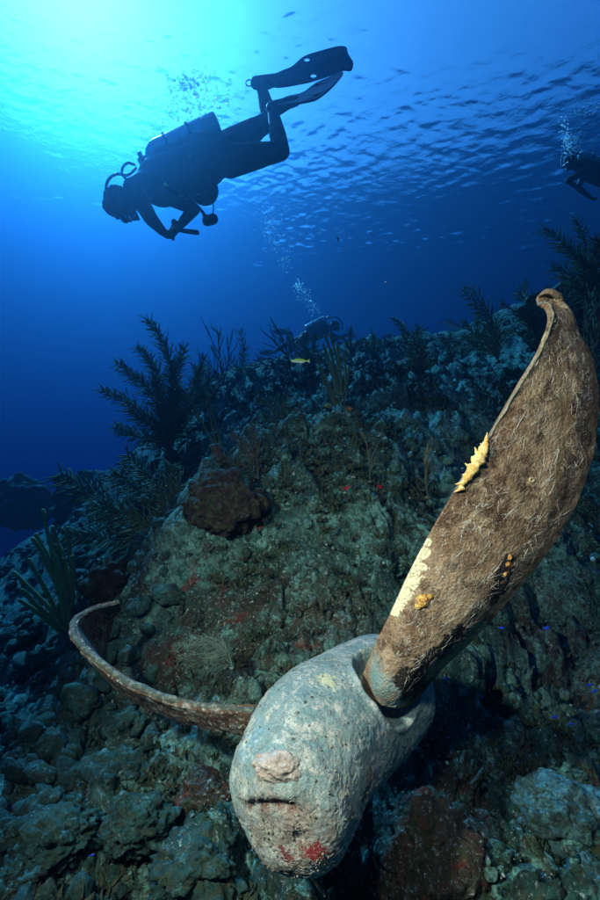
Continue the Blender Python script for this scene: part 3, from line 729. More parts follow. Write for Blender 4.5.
mb.bump(mb.noise(50, 8, .3, .75), .8, .006); mb.bump(mb.vor(160), .6, .004); mb.bump(mb.noise(380, 4, 1.), .6, .002)
blade = obj('blade', bV, bF, mb.m, prop); tag(blade, 'raised broad brown blade with curled tip')

# worm tubes and fibres on the raised blade: real threads
def build_fibres():
    rs = np.random.RandomState(4); nu, nv, _ = bFront.shape; lines = []; tips = []
    for i in range(720):
        u0 = rs.beta(1.8, 1.6)*.88+.05; v0 = rs.uniform(.03, .92)
        if vnoise(np.array([u0*7, v0*4, .5]), 9) < rs.uniform(-.9, .35): continue
        a0 = rs.normal(-.3, .9); kk = 1+int(rs.rand()**1.6*7); spread = rs.uniform(.15, .8)
        for q_ in range(kk):
            a = a0+rs.normal(0, spread); L = rs.uniform(.006, .026); P = []; k = 5
            uu, vv = u0+rs.normal(0, .004), v0+rs.normal(0, .015)
            for j in range(k):
                iu = int(np.clip(uu, 0, 1)*(nu-1)); iv = int(np.clip(vv, .01, .99)*(nv-1))
                P.append(bFront[iu, iv]+bN[iu, iv]*.0004)
                a += rs.normal(0, .09); uu += math.sin(a)*L/k/1.05; vv += math.cos(a)*L/k/.24
            P = np.array(P)
            if np.linalg.norm(P[0]-P[-1]) < .003: continue
            lines.append((np.array([P[0], P[0]*.5+P[-1]*.5+rs.normal(0, .0006, 3), P[-1]]), rs.uniform(.00014, .00034)))
    V, F = tubes(lines, 4)
    o = obj('worm_tube', V, F, plain('worm_tube', (.58, .56, .46), .8, (.34, .30, .22), ns=20), blade); o['kind'] = 'stuff'
build_fibres()
# spiny yellow sponge on the edge of the raised blade, encrusting lumps
msp = M('yellow_sponge', .7, .4).base((.50, .30, .07)); msp.mix((.58, .46, .18), msp.step(msp.noise(40, 4), .45, .6)); msp.mix((.35, .17, .04), msp.math('MULTIPLY', msp.step(msp.noise(70, 4), .58, .68), .6)); msp.mix((.16, .08, .02), msp.math('MULTIPLY', msp.step(msp.noise(190, 5, .5), .54, .62), .8)); msp.bump(msp.noise(120, 6), 1, .006)
def build_sponge():
    lines = []; pts = [(458,489),(463,482),(468,474),(474,465),(479,456),(483,447),(486,438)]
    P = catmull([tuple(bhit(x+4, y)[0]) for x, y in pts], 30); P += np.array([-.006, -.004, 0])
    wid = .001+.0115*np.sin(np.linspace(.1, 3.0, 30))*(1+.2*rng.normal(0, 1, 30))
    lines.append((P, wid))
    for (x0, y0, x1, y1, r) in ((462,484,455,484,.004),(461,488,455,492,.004),(470,470,465,463,.004),(473,466,471,459,.0035),(478,458,474,447,.005),(483,450,480,443,.0035),(485,441,487,433,.003),(467,477,462,474,.003),(480,455,474,456,.0025)):
        a = np.array(bhit(x0+4, y0)[0])+[-.006, -.006, 0]; d = np.linalg.norm(a); b = np.array(at(x1, y1, 1)); b = b/np.linalg.norm(b)*d
        lines.append((np.linspace(a, b, 5), np.array([r*1.6, r*1.2, r*.8, r*.5, r*.15])))
    V, F = tubes(lines, 10); V = V+.0015*np.stack([fbm(V*80, 2, 90+k) for k in range(3)], -1)
    o = obj('sponge', V, F, msp.m, blade); tag(o, 'spiny yellow sponge on the upper edge of the raised blade')
build_sponge()
mor = M('orange_growth', .6, .4).base((.36, .17, .03)); mor.mix((.55, .38, .10), mor.step(mor.noise(120, 4), .45, .6)); mor.mix((.10, .04, .01), mor.math('MULTIPLY', mor.step(mor.noise(160, 3), .55, .63), .8)); mor.bump(mor.noise(150, 6), 1, .006)
for (x, y, s, sd) in ((424,601,.012,81),(418,607,.007,82),(430,597,.006,83)):
    g = lump('growth', bhit(x, y)[0], (s, s*.8, s), sd, mor.m, blade, 4, .18); tag(g, 'small orange-brown knob on the lower blade')
mwh = plain('white_barnacle', (.40, .34, .20), .8, (.25, .18, .10), ns=200, bump=.002)
p, n_ = bhit(532, 481); V, F = ring(Vector(p), n_, .0042, .0024, 85); o = obj('barnacle', V, F, mwh, blade); tag(o, 'tiny pale ring barnacle in the middle of the blade')
_e = bFront[120:, 0]; V, F = tubes([(_e+.0012*np.stack([fbm(_e*40, 2, 178+k) for k in range(3)], -1), np.interp(np.linspace(0, 1, len(_e)), [0, .2, 1], [.001, .0022, .0020]))], 8)
o = obj('rim', V, F, plain('blade_rim', (.09, .10, .07), .8, (.20, .20, .13), ns=90, bump=.002), blade)
for (x, y) in ((508,564),(505,574),(510,557)):
    lump('growth', bhit(x, y)[0], (.0045, .0035, .006), int(x), mor.m, blade, 3, .2)

# curled blade at the left, seen along its edge
NET2 = [
 [(262,716,1.00),(262,724,1.00),(262,732,1.00),(260,740,1.01),(258,748,1.02)],
 [(238,714,1.00),(238,722,1.005),(238,729,1.01),(237,736,1.02),(236,743,1.03)],
 [(205,712,1.02),(206,719,1.03),(207,726,1.04),(207,732,1.05),(207,738,1.07)],
 [(168,704,1.06),(170,711,1.08),(171,717,1.10),(172,724,1.12),(173,730,1.15)],
 [(132,690,1.10),(135,697,1.14),(138,703,1.18),(141,710,1.22),(144,716,1.27)],
 [(100,669,1.15),(105,677,1.21),(110,684,1.27),(115,692,1.33),(120,698,1.39)],
 [(78,648,1.21),(86,656,1.28),(94,663,1.35),(102,669,1.42),(110,674,1.48)],
 [(70,632,1.27),(79,638,1.34),(88,642,1.41),(97,646,1.47),(105,648,1.53)],
 [(74,617,1.33),(83,622,1.40),(92,625,1.46),(100,627,1.51),(107,628,1.56)],
 [(92,607,1.40),(98,611,1.45),(103,613,1.49),(108,615,1.53),(112,616,1.57)],
 [(118,600,1.47),(119,603,1.49),(120,605,1.51),(120,607,1.53),(121,609,1.55)],
]
NET2 = [[(r_[0][0]+(x-r_[0][0])*k_, r_[0][1]+(y-r_[0][1])*k_, r_[0][2]+(d-r_[0][2])*(.6+.4*k_)) for x, y, d in r_] for r_, k_ in zip(NET2, (.8, .75, .68, .6, .55, .6, .75, .9, 1, 1, 1))]
B2 = blade_grid(NET2, 260, 46)
def thick_l(u, v): return (.020+.006*(1-v**2)+.02*np.clip(1-u/.15, 0, 1))*np.clip((1.05-u)/.25, .45, 1)
lV, lF, lFront, lN = blade_mesh(B2, thick_l, 75, .0025)
mc = M('curled_blade_crust', .85, .25).base((.04, .022, .013))
mc.mix((.085, .05, .028), mc.step(mc.noise(12, 6, .4), .45, .6))
mc.mix((.24, .28, .24), mc.math('MULTIPLY', mc.step(mc.noise(30, 6, .3, .7), .50, .62), .65))
mc.mix((.07, .022, .012), mc.math('MULTIPLY', mc.step(mc.noise(8, 4, .6), .58, .64), .7))
mc.mix((.5, .48, .38), mc.math('MULTIPLY', mc.step(mc.noise(110, 5, 0, .8), .56, .64), .8))
mc.mix((.02, .014, .01), mc.math('MULTIPLY', mc.step(mc.noise(50, 5), .57, .65), .8))
mc.bump(mc.noise(55, 8, .3, .75), .9, .006); mc.bump(mc.noise(300, 3), .7, .002)
b2 = obj('blade', lV, lF, mc.m, prop); tag(b2, 'narrow curled blade seen along its pale rim')
mr = M('rim_crust', .85, .25).base((.035, .05, .04)); mr.mix((.13, .145, .11), mr.step(mr.noise(60, 6, 0, .75), .48, .6)); mr.mix((.06, .07, .05), mr.math('MULTIPLY', mr.step(mr.noise(90, 5), .55, .62), .8)); mr.bump(mr.noise(120, 6), 1, .004)
E0 = (lFront[:, 0]+(lFront[:, 0]-lFront[:, 3])*.05)-lN[:, 0]*.012
rr = np.interp(np.linspace(0, 1, 260), [0, .1, .6, .9, 1], [.0085, .0085, .0080, .006, .003]); nz = fbm(E0*40, 3, 77)
V, F = tubes([(E0[8:]+.002*np.stack([fbm(E0[8:]*30, 2, 78+k) for k in range(3)], -1), (rr*(1+.12*nz))[8:])], 14)
o = obj('rim', V, F, mr.m, b2)

# ------------------------------------------------------------------ divers
def capsule(p0, r0, p1, r1, n=20):
    """round-ended tapered limb segment"""
    p0 = np.array(p0, float); p1 = np.array(p1, float); d = p1-p0; L = np.linalg.norm(d)+1e-9; d /= L
    rows = []; rad = []
    for k in range(1, 7): a = k/6*math.pi/2; rows.append(p0-d*r0*math.cos(a)); rad.append(r0*math.sin(a))
    for k in range(1, 6): t = k/6; rows.append(p0+d*L*t); rad.append(r0+(r1-r0)*t)
    for k in range(0, 6): a = k/6*math.pi/2; rows.append(p1+d*r1*math.sin(a)); rad.append(r1*math.cos(a))
    P = np.array(rows); ref = np.array([0, 0, 1.]) if abs(d[2]) < .9 else np.array([1., 0, 0])
    A = np.cross(d, ref); A /= np.linalg.norm(A); B = np.cross(d, A); an = np.linspace(0, 2*math.pi, n, endpoint=False)
    V = P[:, None]+np.array(rad)[:, None, None]*(A*np.cos(an)[:, None]+B*np.sin(an)[:, None])[None]
    F = gridF(len(P), n, True).tolist(); m = len(P)
    F.append(list(range(n))[::-1]); F.append([(m-1)*n+k for k in range(n)])
    return V.reshape(-1, 3), F
def merge(parts):
    Vs = []; Fs = []; off = 0
    for V, F in parts:
        Vs.append(np.asarray(V)); Fs += [[i+off for i in f] for f in (F.tolist() if isinstance(F, np.ndarray) else F)]; off += len(V)
    return np.vstack(Vs), Fs
def fused(name, parts, mat, parent, voxel=.009, smooth=4):
    """one continuous skin grown over the limb segments"""
    V, F = merge(parts); o = obj(name, V, F, mat, parent)
    m = o.modifiers.new('skin', 'REMESH'); m.mode = 'VOXEL'; m.voxel_size = voxel; m.use_smooth_shade = True
    s = o.modifiers.new('soft', 'SMOOTH'); s.iterations = smooth; s.factor = .6
    dg = bpy.context.evaluated_depsgraph_get(); me = bpy.data.meshes.new_from_object(o.evaluated_get(dg))
    o.modifiers.clear(); o.data = me
    me.materials.clear(); me.materials.append(mat); me.polygons.foreach_set('use_smooth', [True]*len(me.polygons))
    return o
def A3(t): return np.array(tuple(at(*t)))
def slab(name, outline, holes, th, mat, parent, bulge=0):
    """flat shaped plate with real thickness; outline and holes are lists of points"""
    bm = bmesh.new(); edges = []
    for ring_ in [outline]+holes:
        vs = [bm.verts.new(tuple(p)) for p in ring_]
        for i in range(len(vs)): edges.append(bm.edges.new((vs[i], vs[(i+1) % len(vs)])))
    bmesh.ops.triangle_fill(bm, use_beauty=True, edges=edges)
    bmesh.ops.recalc_face_normals(bm, faces=bm.faces)
    r = bmesh.ops.extrude_face_region(bm, geom=bm.faces[:])
    nv = [g for g in r['geom'] if isinstance(g, bmesh.types.BMVert)]
    bm.faces.ensure_lookup_table(); nrm = bm.faces[0].normal.copy() if bm.faces else Vector((0, 1, 0))
    bmesh.ops.translate(bm, vec=nrm*th, verts=nv); bmesh.ops.recalc_face_normals(bm, faces=bm.faces)
    bm.verts.index_update(); V = np.array([v.co[:] for v in bm.verts])
    F = [[v.index for v in f.verts] for f in bm.faces]; bm.free()
    return obj(name, V, F, mat, parent, smooth=False)
def smooth_ring(pts, n=48):
    P = np.array(pts, float); P = np.vstack([P[-1:], P, P[:2]]); out = []
    t = np.linspace(1, len(P)-2-1e-6, n, endpoint=False)
    i = t.astype(int); f = (t-i)[:, None]; a, b, c, d = P[i-1], P[i], P[i+1], P[np.minimum(i+2, len(P)-1)]
    return .5*(2*b+(c-a)*f+(2*a-5*b+4*c-d)*f**2+(3*b-a-3*c+d)*f**3)

def hand(wrist, palm, fdir, side, s=1.):
    """palm, four curled fingers of unequal length and a thumb"""
    w_ = np.array(wrist); p = np.array(palm); f = np.array(fdir, float); f /= np.linalg.norm(f); sd = np.array(side, float)
    sd -= f*np.dot(sd, f); sd /= np.linalg.norm(sd); up = np.cross(f, sd); parts = [capsule(w_, .030*s, p, .028*s, 12)]
    for k in range(4):
        o = (k-1.5)*.021*s; parts.append(capsule(p-f*.02*s, .018*s, p+sd*o+f*.03*s, .012*s, 10))
        L = (.036, .042, .040, .030)[k]*s; a = p+sd*o+f*.035*s; b = a+f*L*.8+up*L*.3; c = b+f*L*.1+up*L*.8
        parts += [capsule(a, .0095*s, b, .009*s, 10), capsule(b, .009*s, c, .0075*s, 10)]
    a = p-f*.02*s-sd*.03*s; b = a-sd*.022*s+f*.025*s; c = b+f*.028*s+up*.014*s
    parts += [capsule(a, .014*s, b, .011*s, 10), capsule(b, .011*s, c, .009*s, 10)]
    return parts
def head_parts(c, face, crown, r=.098):
    """skull, jaw, nose and ears round the point c"""
    c = np.array(c); f = np.array(face, float); f /= np.linalg.norm(f); u = np.array(crown, float); u -= f*np.dot(u, f); u /= np.linalg.norm(u); s = np.cross(f, u)
    return [capsule(c-f*.02+u*.02, r, c+f*.012+u*.01, r*.93), capsule(c+f*.02-u*.05, r*.66, c+f*.045-u*.085, r*.42),
            capsule(c+f*.09-u*.005, .012, c+f*.108-u*.035, .016, 12), capsule(c+f*.095-u*.062, .014, c+f*.098-u*.066, .016, 12),
            capsule(c+s*.092, .014, c+s*.096-u*.03, .012, 12), capsule(c-s*.092, .014, c-s*.096-u*.03, .012, 12)], f, u, s

def build_diver(label, J, group=None, detail=True, vox=.009):
    P = {k: (A3(v) if isinstance(v, tuple) else v) for k, v in J.items() if k not in ('fins', 'hoses', 'r')}
    root = empty('diver', tuple(P['hip'])); tag(root, label, 'diver', group)
    hp, f, u, s = head_parts(P['head'], P['face']-P['head'], P['crown']-P['head'])
    body = list(hp)
    body += [capsule(P['head']-f*.03-u*.05, .062, P['neck'], .068), capsule(P['neck'], .09, P['chest'], .155),
             capsule(P['chest'], .155, P['waist'], .145), capsule(P['waist'], .145, P['hip'], .150)]
    for k in ('1', '2'):
        sh, el, wr, pa = P['shoulder'+k], P['elbow'+k], P['wrist'+k], P['palm'+k]
        body += [capsule(P['chest']*.55+sh*.45, .10, sh, .072), capsule(sh, .070, el, .050), capsule(el, .050, wr, .034)]
        body += hand(wr, pa, P['tip'+k]-pa, np.array([.3, 1, .2]))
        hj, kn, an, fo = P['hip'+k], P['knee'+k], P['ankle'+k], P['foot'+k]
        body += [capsule(P['hip'], .13, hj, .118), capsule(hj, .118, hj*.4+kn*.6, .088), capsule(hj*.4+kn*.6, .084, kn, .066),
                 capsule(kn, .066, kn*.6+an*.4, .064), capsule(kn*.6+an*.4, .064, an, .043), capsule(an, .045, fo, .040)]
    fused('body', body, MAT['suit'], root, vox)
    # hair or hood, mask, regulator
    hv = [capsule(P['head']-f*.03+u*.02, .108, P['head']-f*.01+u*.03, .102), capsule(P['head']-f*.05-u*.03, .085, P['head']-f*.06-u*.07, .05)]
    ho = fused('hair', hv, MAT['hair'], root, vox, 1)
    co = np.empty(len(ho.data.vertices)*3); ho.data.vertices.foreach_get('co', co); co = co.reshape(-1, 3)
    co += .012*np.stack([fbm(co*26, 2, 130+k) for k in range(3)], -1); ho.data.vertices.foreach_set('co', co.ravel()); ho.data.update()
    mk = P['head']+f*.085+u*.012
    mo = fused('mask', [capsule(mk-s*.055, .036, mk+s*.055, .036), capsule(mk-u*.02, .022, mk-u*.035+f*.01, .02)], MAT['rubber'], root, vox*.7, 2)
    V, F = tubes([(np.array([mk-s*.04+f*.034, mk+s*.04+f*.034]), .024)], 14); obj('lens', V, F, MAT['glass'], mo)
    an = np.linspace(0, 2*math.pi, 40); c0 = P['head']+u*.014
    V, F = tubes([(np.array([c0+s*.106*math.sin(a)+f*.118*math.cos(a) for a in an]), .009)], 8); obj('strap', V, F, MAT['rubber'], mo)
    rg = P['head']+f*.135-u*.062
    ro = fused('regulator', [capsule(rg-f*.02, .018, rg, .034), capsule(rg-s*.04-u*.02, .014, rg+s*.04-u*.02, .014)], MAT['rubber'], root, vox*.7, 1)
    # cylinder on the back with valve and bands
    t0, t1 = P['tank0'], P['tank1']; ax = (t1-t0)/np.linalg.norm(t1-t0); L = np.linalg.norm(t1-t0); rt = .088
    prof = [(0, .03), (.02, .055), (.06, .080), (.10, rt), (.5, rt), (L-.02, rt), (L-.005, rt*.97), (L, rt*.9), (L+.002, .01)]
    A = np.cross(ax, [0, 0, 1.]); A /= np.linalg.norm(A); B = np.cross(ax, A); an = np.linspace(0, 2*math.pi, 40, endpoint=False)
    V = np.array([[t0+ax*x+r_*(A*math.cos(a)+B*math.sin(a)) for a in an] for x, r_ in prof]).reshape(-1, 3)
    F = gridF(len(prof), 40, True).tolist()+[list(range(40))[::-1], [(len(prof)-1)*40+k for k in range(40)]]
    tk = obj('tank', V, F, MAT['tank'], root)
    V, F = tubes([(np.array([t0-ax*.07, t0+ax*.01]), .02), (np.array([t0-ax*.04-A*.05, t0-ax*.04+A*.06]), .017), (np.array([t0-ax*.055+B*0, t0-ax*.055+B*.05]), .022)], 12)
    obj('valve', V, F, MAT['metal'], tk)
    for q in (.30, .62):
        c = t0+ax*L*q
        V, F = tubes([(np.array([c+(rt+.004)*(A*math.cos(a)+B*math.sin(a)) for a in np.linspace(0, 2*math.pi, 36)]), .012)], 6); obj('band', V, F, MAT['vest'], tk)
        bk = c+B*(rt+.012) if (c+B)[2] > (c-B)[2] else c-B*(rt+.012)
        V, F = capsule(bk-ax*.03, .018, bk+ax*.03, .018, 10); obj('buckle', V, F, MAT['vest'], tk)
    # buoyancy vest
    ch, wa, hi = P['chest'], P['waist'], P['hip']; mid = (t0+t1)/2; bx = ax*.16
    vest = [capsule(ch, .178, wa, .180), capsule(wa, .180, wa*.5+hi*.5, .165), capsule((ch+mid)/2-bx*.4, .12, (wa+mid)/2+bx*.6, .12)]
    for k in ('1', '2'):
        vest.append(capsule(ch*.5+P['shoulder'+k]*.5, .10, ch*.7+P['shoulder'+k]*.3, .13))
    if 'pocket' in P: vest.append(capsule(wa, .15, P['pocket'], .11))
    fused('buoyancy_vest', vest, MAT['vest'], root, vox, 5)
    for pts, r_ in J['hoses']:
        Pp = catmull([tuple(at(*q)) for q in pts], 40); V, F = tubes([(Pp, r_)], 8); obj('hose', V, F, MAT['rubber'], root)
    for out, holes, th, foot in J['fins']:
        fo = slab('fin', smooth_ring([tuple(at(*p)) for p in out], 70), [smooth_ring([tuple(at(*p)) for p in h], 12) for h in holes], th, MAT['fin'], root)
        a, b, r0, r1 = foot; fused('foot_pocket', [capsule(A3(a), r0, A3(b), r1)], MAT['rubber'], fo, vox, 2)
    return root, P

D = 3.5
def hl(x, y, r=3.2, d=D, n=6): return [(x+r*math.cos(a), y+r*.75*math.sin(a), d) for a in np.linspace(0, 2*math.pi, n, endpoint=False)]
def dz(pts, x0, d0, x1, d1): return [(x, y, d0+(d1-d0)*(x-x0)/(x1-x0)) for x, y in pts]
J1 = dict(head=(121,204,3.48), face=(128,224,3.45), crown=(104,213,3.46), neck=(138,190,3.5), chest=(161,182,3.5), waist=(190,172,3.5), hip=(221,155,3.5),
    shoulder1=(133,188,3.32), elbow1=(151,219,3.24), wrist1=(162,231,3.33), palm1=(167,235,3.36), tip1=(174,236,3.4),
    shoulder2=(152,190,3.68), elbow2=(194,209,3.72), wrist2=(179,226,3.55), palm2=(174,232,3.48), tip2=(167,238,3.42),
    hip1=(229,161,3.42), knee1=(281,151,3.33), ankle1=(273,112,3.5), foot1=(290,102,3.52),
    hip2=(230,146,3.58), knee2=(270,120,3.74), ankle2=(261,86,3.88), foot2=(280,79,3.9),
    tank0=(147,157,3.5), tank1=(218,124,3.5), pocket=(204,190,3.42),
    hoses=[([(135,165,3.5),(128,163,3.48),(123,167,3.46),(122,174,3.45),(127,180,3.44)], .010),
           ([(136,168,3.5),(128,175,3.44),(117,174,3.42),(109,179,3.41),(106,188,3.4),(109,197,3.36),(120,216,3.36),(131,221,3.42)], .011),
           ([(150,170,3.36),(170,190,3.28),(190,200,3.3),(199,208,3.3),(204,214,3.3),(208,219,3.3)], .012),
           ([(210,196,3.4),(213,204,3.35),(213,212,3.32),(211,218,3.3)], .004)],
    fins=[([(x, y, 3.86) for x, y in ((276,88),(270,80),(280,73),(292,68),(304,58),(322,52),(338,48),(346,49),(348,56),(353,64),(351,71),(342,71),(336,74),(322,79),(304,84))],
           [hl(307,61,3.2,3.86), hl(313.5,77,3.4,3.86)], .018, ((256,83,3.88),(284,78,3.88),.050,.040)),
          ([(276,107,3.45),(286,99,3.55),(302,95,3.62),(312,88,3.66),(318,84,3.68),(330,79,3.7),(340,74,3.7),(343,75,3.66),(336,84,3.52),(328,92,3.46),(319,99,3.42),(312,102,3.42),(296,105,3.42)],
           [hl(317.5,87,1.8,3.6), hl(316,98,1.8,3.45)], .016, ((272,108,3.48),(296,101,3.5),.046,.036))])
dv, P1 = build_diver('large dark diver swimming head-down near the surface with a silver tank and blue fins', J1, 'scuba divers')
V, F = tubes([(np.array([tuple(at(249+3.2*math.cos(a), 83+3.2*math.sin(a), 3.84)) for a in np.linspace(.6, 5.8, 24)]), .005)], 6)
obj('heel_ring', V, F, MAT['rubber'], dv)
go = fused('gauge_console', [capsule(A3((207,221,3.3)), .036, A3((213,219,3.3)), .038), capsule(A3((204,215,3.3)), .014, A3((208,219,3.3)), .02)], MAT['rubber'], dv, .007, 1)
V, F = capsule(A3((165,184.5,3.285)), .013, A3((167,186,3.285)), .013, 10); o = obj('clip', V, F, MAT['yellow_tag'], dv); tag(o, 'small yellow-green clip on the vest')
for (x, y, d, nm) in ((181,195.5,3.27,'buckle'),(197,194,3.29,'buckle')):
    V, F = capsule(A3((x-1.2,y,d)), .008, A3((x+1.2,y+.5,d)), .008, 10); obj(nm, V, F, MAT['metal'], dv)
V, F = merge([capsule(A3((171,229,3.38)), .013, A3((184,231,3.37)), .013), capsule(A3((184,231,3.37)), .016, A3((197,232.5,3.36)), .018), capsule(A3((174,222,3.4)), .022, A3((178,226,3.4)), .024)])
o = obj('torch', V, F, MAT['rubber'], None, loc=at(184,231,3.37)); tag(o, 'short black stick-like torch held in the hands of the large diver', 'torch')

J2 = dict(head=(570,163,8.30), face=(563,168,8.20), crown=(567,155,8.30), neck=(577,165,8.30), chest=(588,170,8.30), waist=(604,176,8.35), hip=(622,183,8.40),
    shoulder1=(582,172,8.15), elbow1=(568,181,8.10), wrist1=(577,187,8.10), palm1=(581,189,8.10), tip1=(585,191,8.10),
    shoulder2=(586,172,8.50), elbow2=(578,188,8.55), wrist2=(590,197,8.50), palm2=(593,199,8.50), tip2=(596,200,8.50),
    hip1=(624,186,8.30), knee1=(650,194,8.25), ankle1=(672,184,8.30), foot1=(679,180,8.30), hip2=(624,184,8.55), knee2=(648,188,8.60), ankle2=(671,176,8.60), foot2=(678,172,8.60),
    tank0=(579,154,8.30), tank1=(617,170,8.40), hoses=[([(578,154,8.30),(568,152,8.30),(562,158,8.25),(562,168,8.20)], .012)],
    fins=[([(676,178,8.30),(684,170,8.30),(712,162,8.30),(716,170,8.30),(690,184,8.30),(680,186,8.30)], [], .02, ((672,184,8.30),(684,179,8.30),.05,.04)),
          ([(676,170,8.60),(684,162,8.60),(710,150,8.60),(715,158,8.60),(690,176,8.60),(680,178,8.60)], [], .02, ((671,176,8.60),(683,171,8.60),.05,.04))])
build_diver('dim distant diver cut off by the right edge, head at left under rising bubbles', J2, 'scuba divers', vox=.014)
J3 = dict(head=(335,326,11.00), face=(341,329,10.90), crown=(338,320,11.00), neck=(330,328,11.00), chest=(324,330,11.00), waist=(314,334,11.05), hip=(305,338,11.10),
    shoulder1=(328,333,10.80), elbow1=(338,338,10.70), wrist1=(347,335,10.70), palm1=(351,335,10.70), tip1=(355,336,10.70),
    shoulder2=(328,331,11.20), elbow2=(336,342,11.25), wrist2=(344,344,11.20), palm2=(347,345,11.20), tip2=(350,346,11.20),
    hip1=(303,340,11.00), knee1=(291,350,11.00), ankle1=(288,334,11.10), foot1=(284,330,11.10), hip2=(303,339,11.25), knee2=(287,344,11.30), ankle2=(274,352,11.40), foot2=(269,353,11.40),
    tank0=(327,318,11.00), tank1=(306,329,11.05), hoses=[([(328,318,11.00),(336,317,10.90),(342,323,10.85),(342,330,10.85)], .014)],
    fins=[([(287.2,333.4,11.10),(286.0,329.8,11.10),(278.8,329.2,11.15),(272.8,331.0,11.20),(275.2,334.0,11.20),(283.6,335.2,11.10)], [], .025, ((289.0,334.0,11.10),(284.8,331.6,11.10),.05,.04)),
          ([(273.2,350.8,11.40),(267.2,350.2,11.40),(260.0,352.0,11.45),(261.2,355.0,11.45),(268.4,355.0,11.40)], [], .025, ((275.0,352.0,11.40),(270.2,352.6,11.40),.05,.04))])
build_diver('faint far diver low over the ridge behind the sea whips, swimming right', J3, 'scuba divers', vox=.016)

# ------------------------------------------------------------------ air bubbles
mbub = bpy.data.materials.new('air_bubble'); mbub.use_nodes = True; n = mbub.node_tree; n.nodes.clear()
_o = n.nodes.new('ShaderNodeOutputMaterial'); _m = n.nodes.new('ShaderNodeMixShader'); _f = n.nodes.new('ShaderNodeLayerWeight'); _f.inputs[0].default_value = .35
_t = n.nodes.new('ShaderNodeBsdfTransparent'); _g = n.nodes.new('ShaderNodeBsdfGlossy'); _g.inputs['Roughness'].default_value = .25
n.links.new(_f.outputs['Facing'], _m.inputs[0]); n.links.new(_t.outputs[0], _m.inputs[1]); n.links.new(_g.outputs[0], _m.inputs[2]); _d = n.nodes.new('ShaderNodeBsdfTranslucent'); _d.inputs[0].default_value = (.8, .85, .85, 1); _m2 = n.nodes.new('ShaderNodeMixShader'); _m2.inputs[0].default_value = .35
n.links.new(_m.outputs[0], _m2.inputs[1]); n.links.new(_d.outputs[0], _m2.inputs[2]); n.links.new(_m2.outputs[0], _o.inputs[0])
def bubbles(label, blobs, seed):
    rs = np.random.RandomState(seed); V0, F0 = ico(2); Vs = []; Fs = []; off = 0
    for x, y, d, rx, ry, n_, smin, smax in blobs:
        n_ = int(n_*2.2)
        k = d/450
        for i in range(n_):
            a = rs.normal(0, .5, 3); c = np.array(tuple(at(x+a[0]*rx, y+a[1]*ry, d+a[2]*rx*k)))
            s = smin+(smax-smin)*rs.rand()**2.2
            V = V0*s*[1, 1, rs.uniform(.55, 1)]*(1+.12*vnoise(V0*1.5+i, 7))[:, None]
            Vs.append(V+c); Fs.append(F0+off); off += len(V)
    o = obj('air_bubbles', np.vstack(Vs), np.vstack(Fs), mbub); tag(o, label, 'bubbles', kind='stuff')
bubbles('cloud of air bubbles rising above the large diver\'s tank', [(188,82,3.7,24,14,130,.002,.016),(198,98,3.7,34,26,150,.002,.014),(182,112,3.7,34,24,120,.002,.011),(160,126,3.6,34,20,90,.002,.009),(150,134,3.6,16,12,30,.002,.007)], 1)
bubbles('bubbles streaming up from the distant diver at the right edge', [(569,148,7.6,7,9,60,.003,.013),(567,138,7.6,6,9,50,.003,.014),(564,124,7.6,6,9,16,.004,.018),(578,142,7.6,10,12,40,.002,.008),(585,113,7.6,22,4,30,.002,.009),(600,106,7.6,20,4,30,.002,.009)], 2)
bubbles('thin column of bubbles rising from the faint far diver', [(313,308,9.5,6,8,30,.004,.014),(305,296,9.5,7,9,36,.004,.015),(298,286,9.5,6,6,34,.004,.02),(285,262,9.5,8,16,34,.004,.013),(273,236,9.5,14,20,90,.003,.014),(268,215,9.5,11,16,40,.003,.012),(259,188,9.5,9,16,22,.003,.012)], 3)

def specks():
    rs = np.random.RandomState(19); V0, F0 = ico(1); Vs = []; Fs = []; off = 0
    for i in range(260):
        d = rs.uniform(1.2, 7); c = np.array(tuple(at(rs.uniform(-60, 660), rs.uniform(-60, 900), d))); r = rs.uniform(.0004, .0011)*d**.7
        Vs.append(V0*r*rs.uniform(.5, 1.4, 3)+c); Fs.append(F0+off); off += len(V0)
    o = obj('drifting_specks', np.vstack(Vs), np.vstack(Fs), plain('speck', (.5, .5, .45), .9)); tag(o, 'pale specks drifting in the water', 'specks', kind='stuff')
specks()

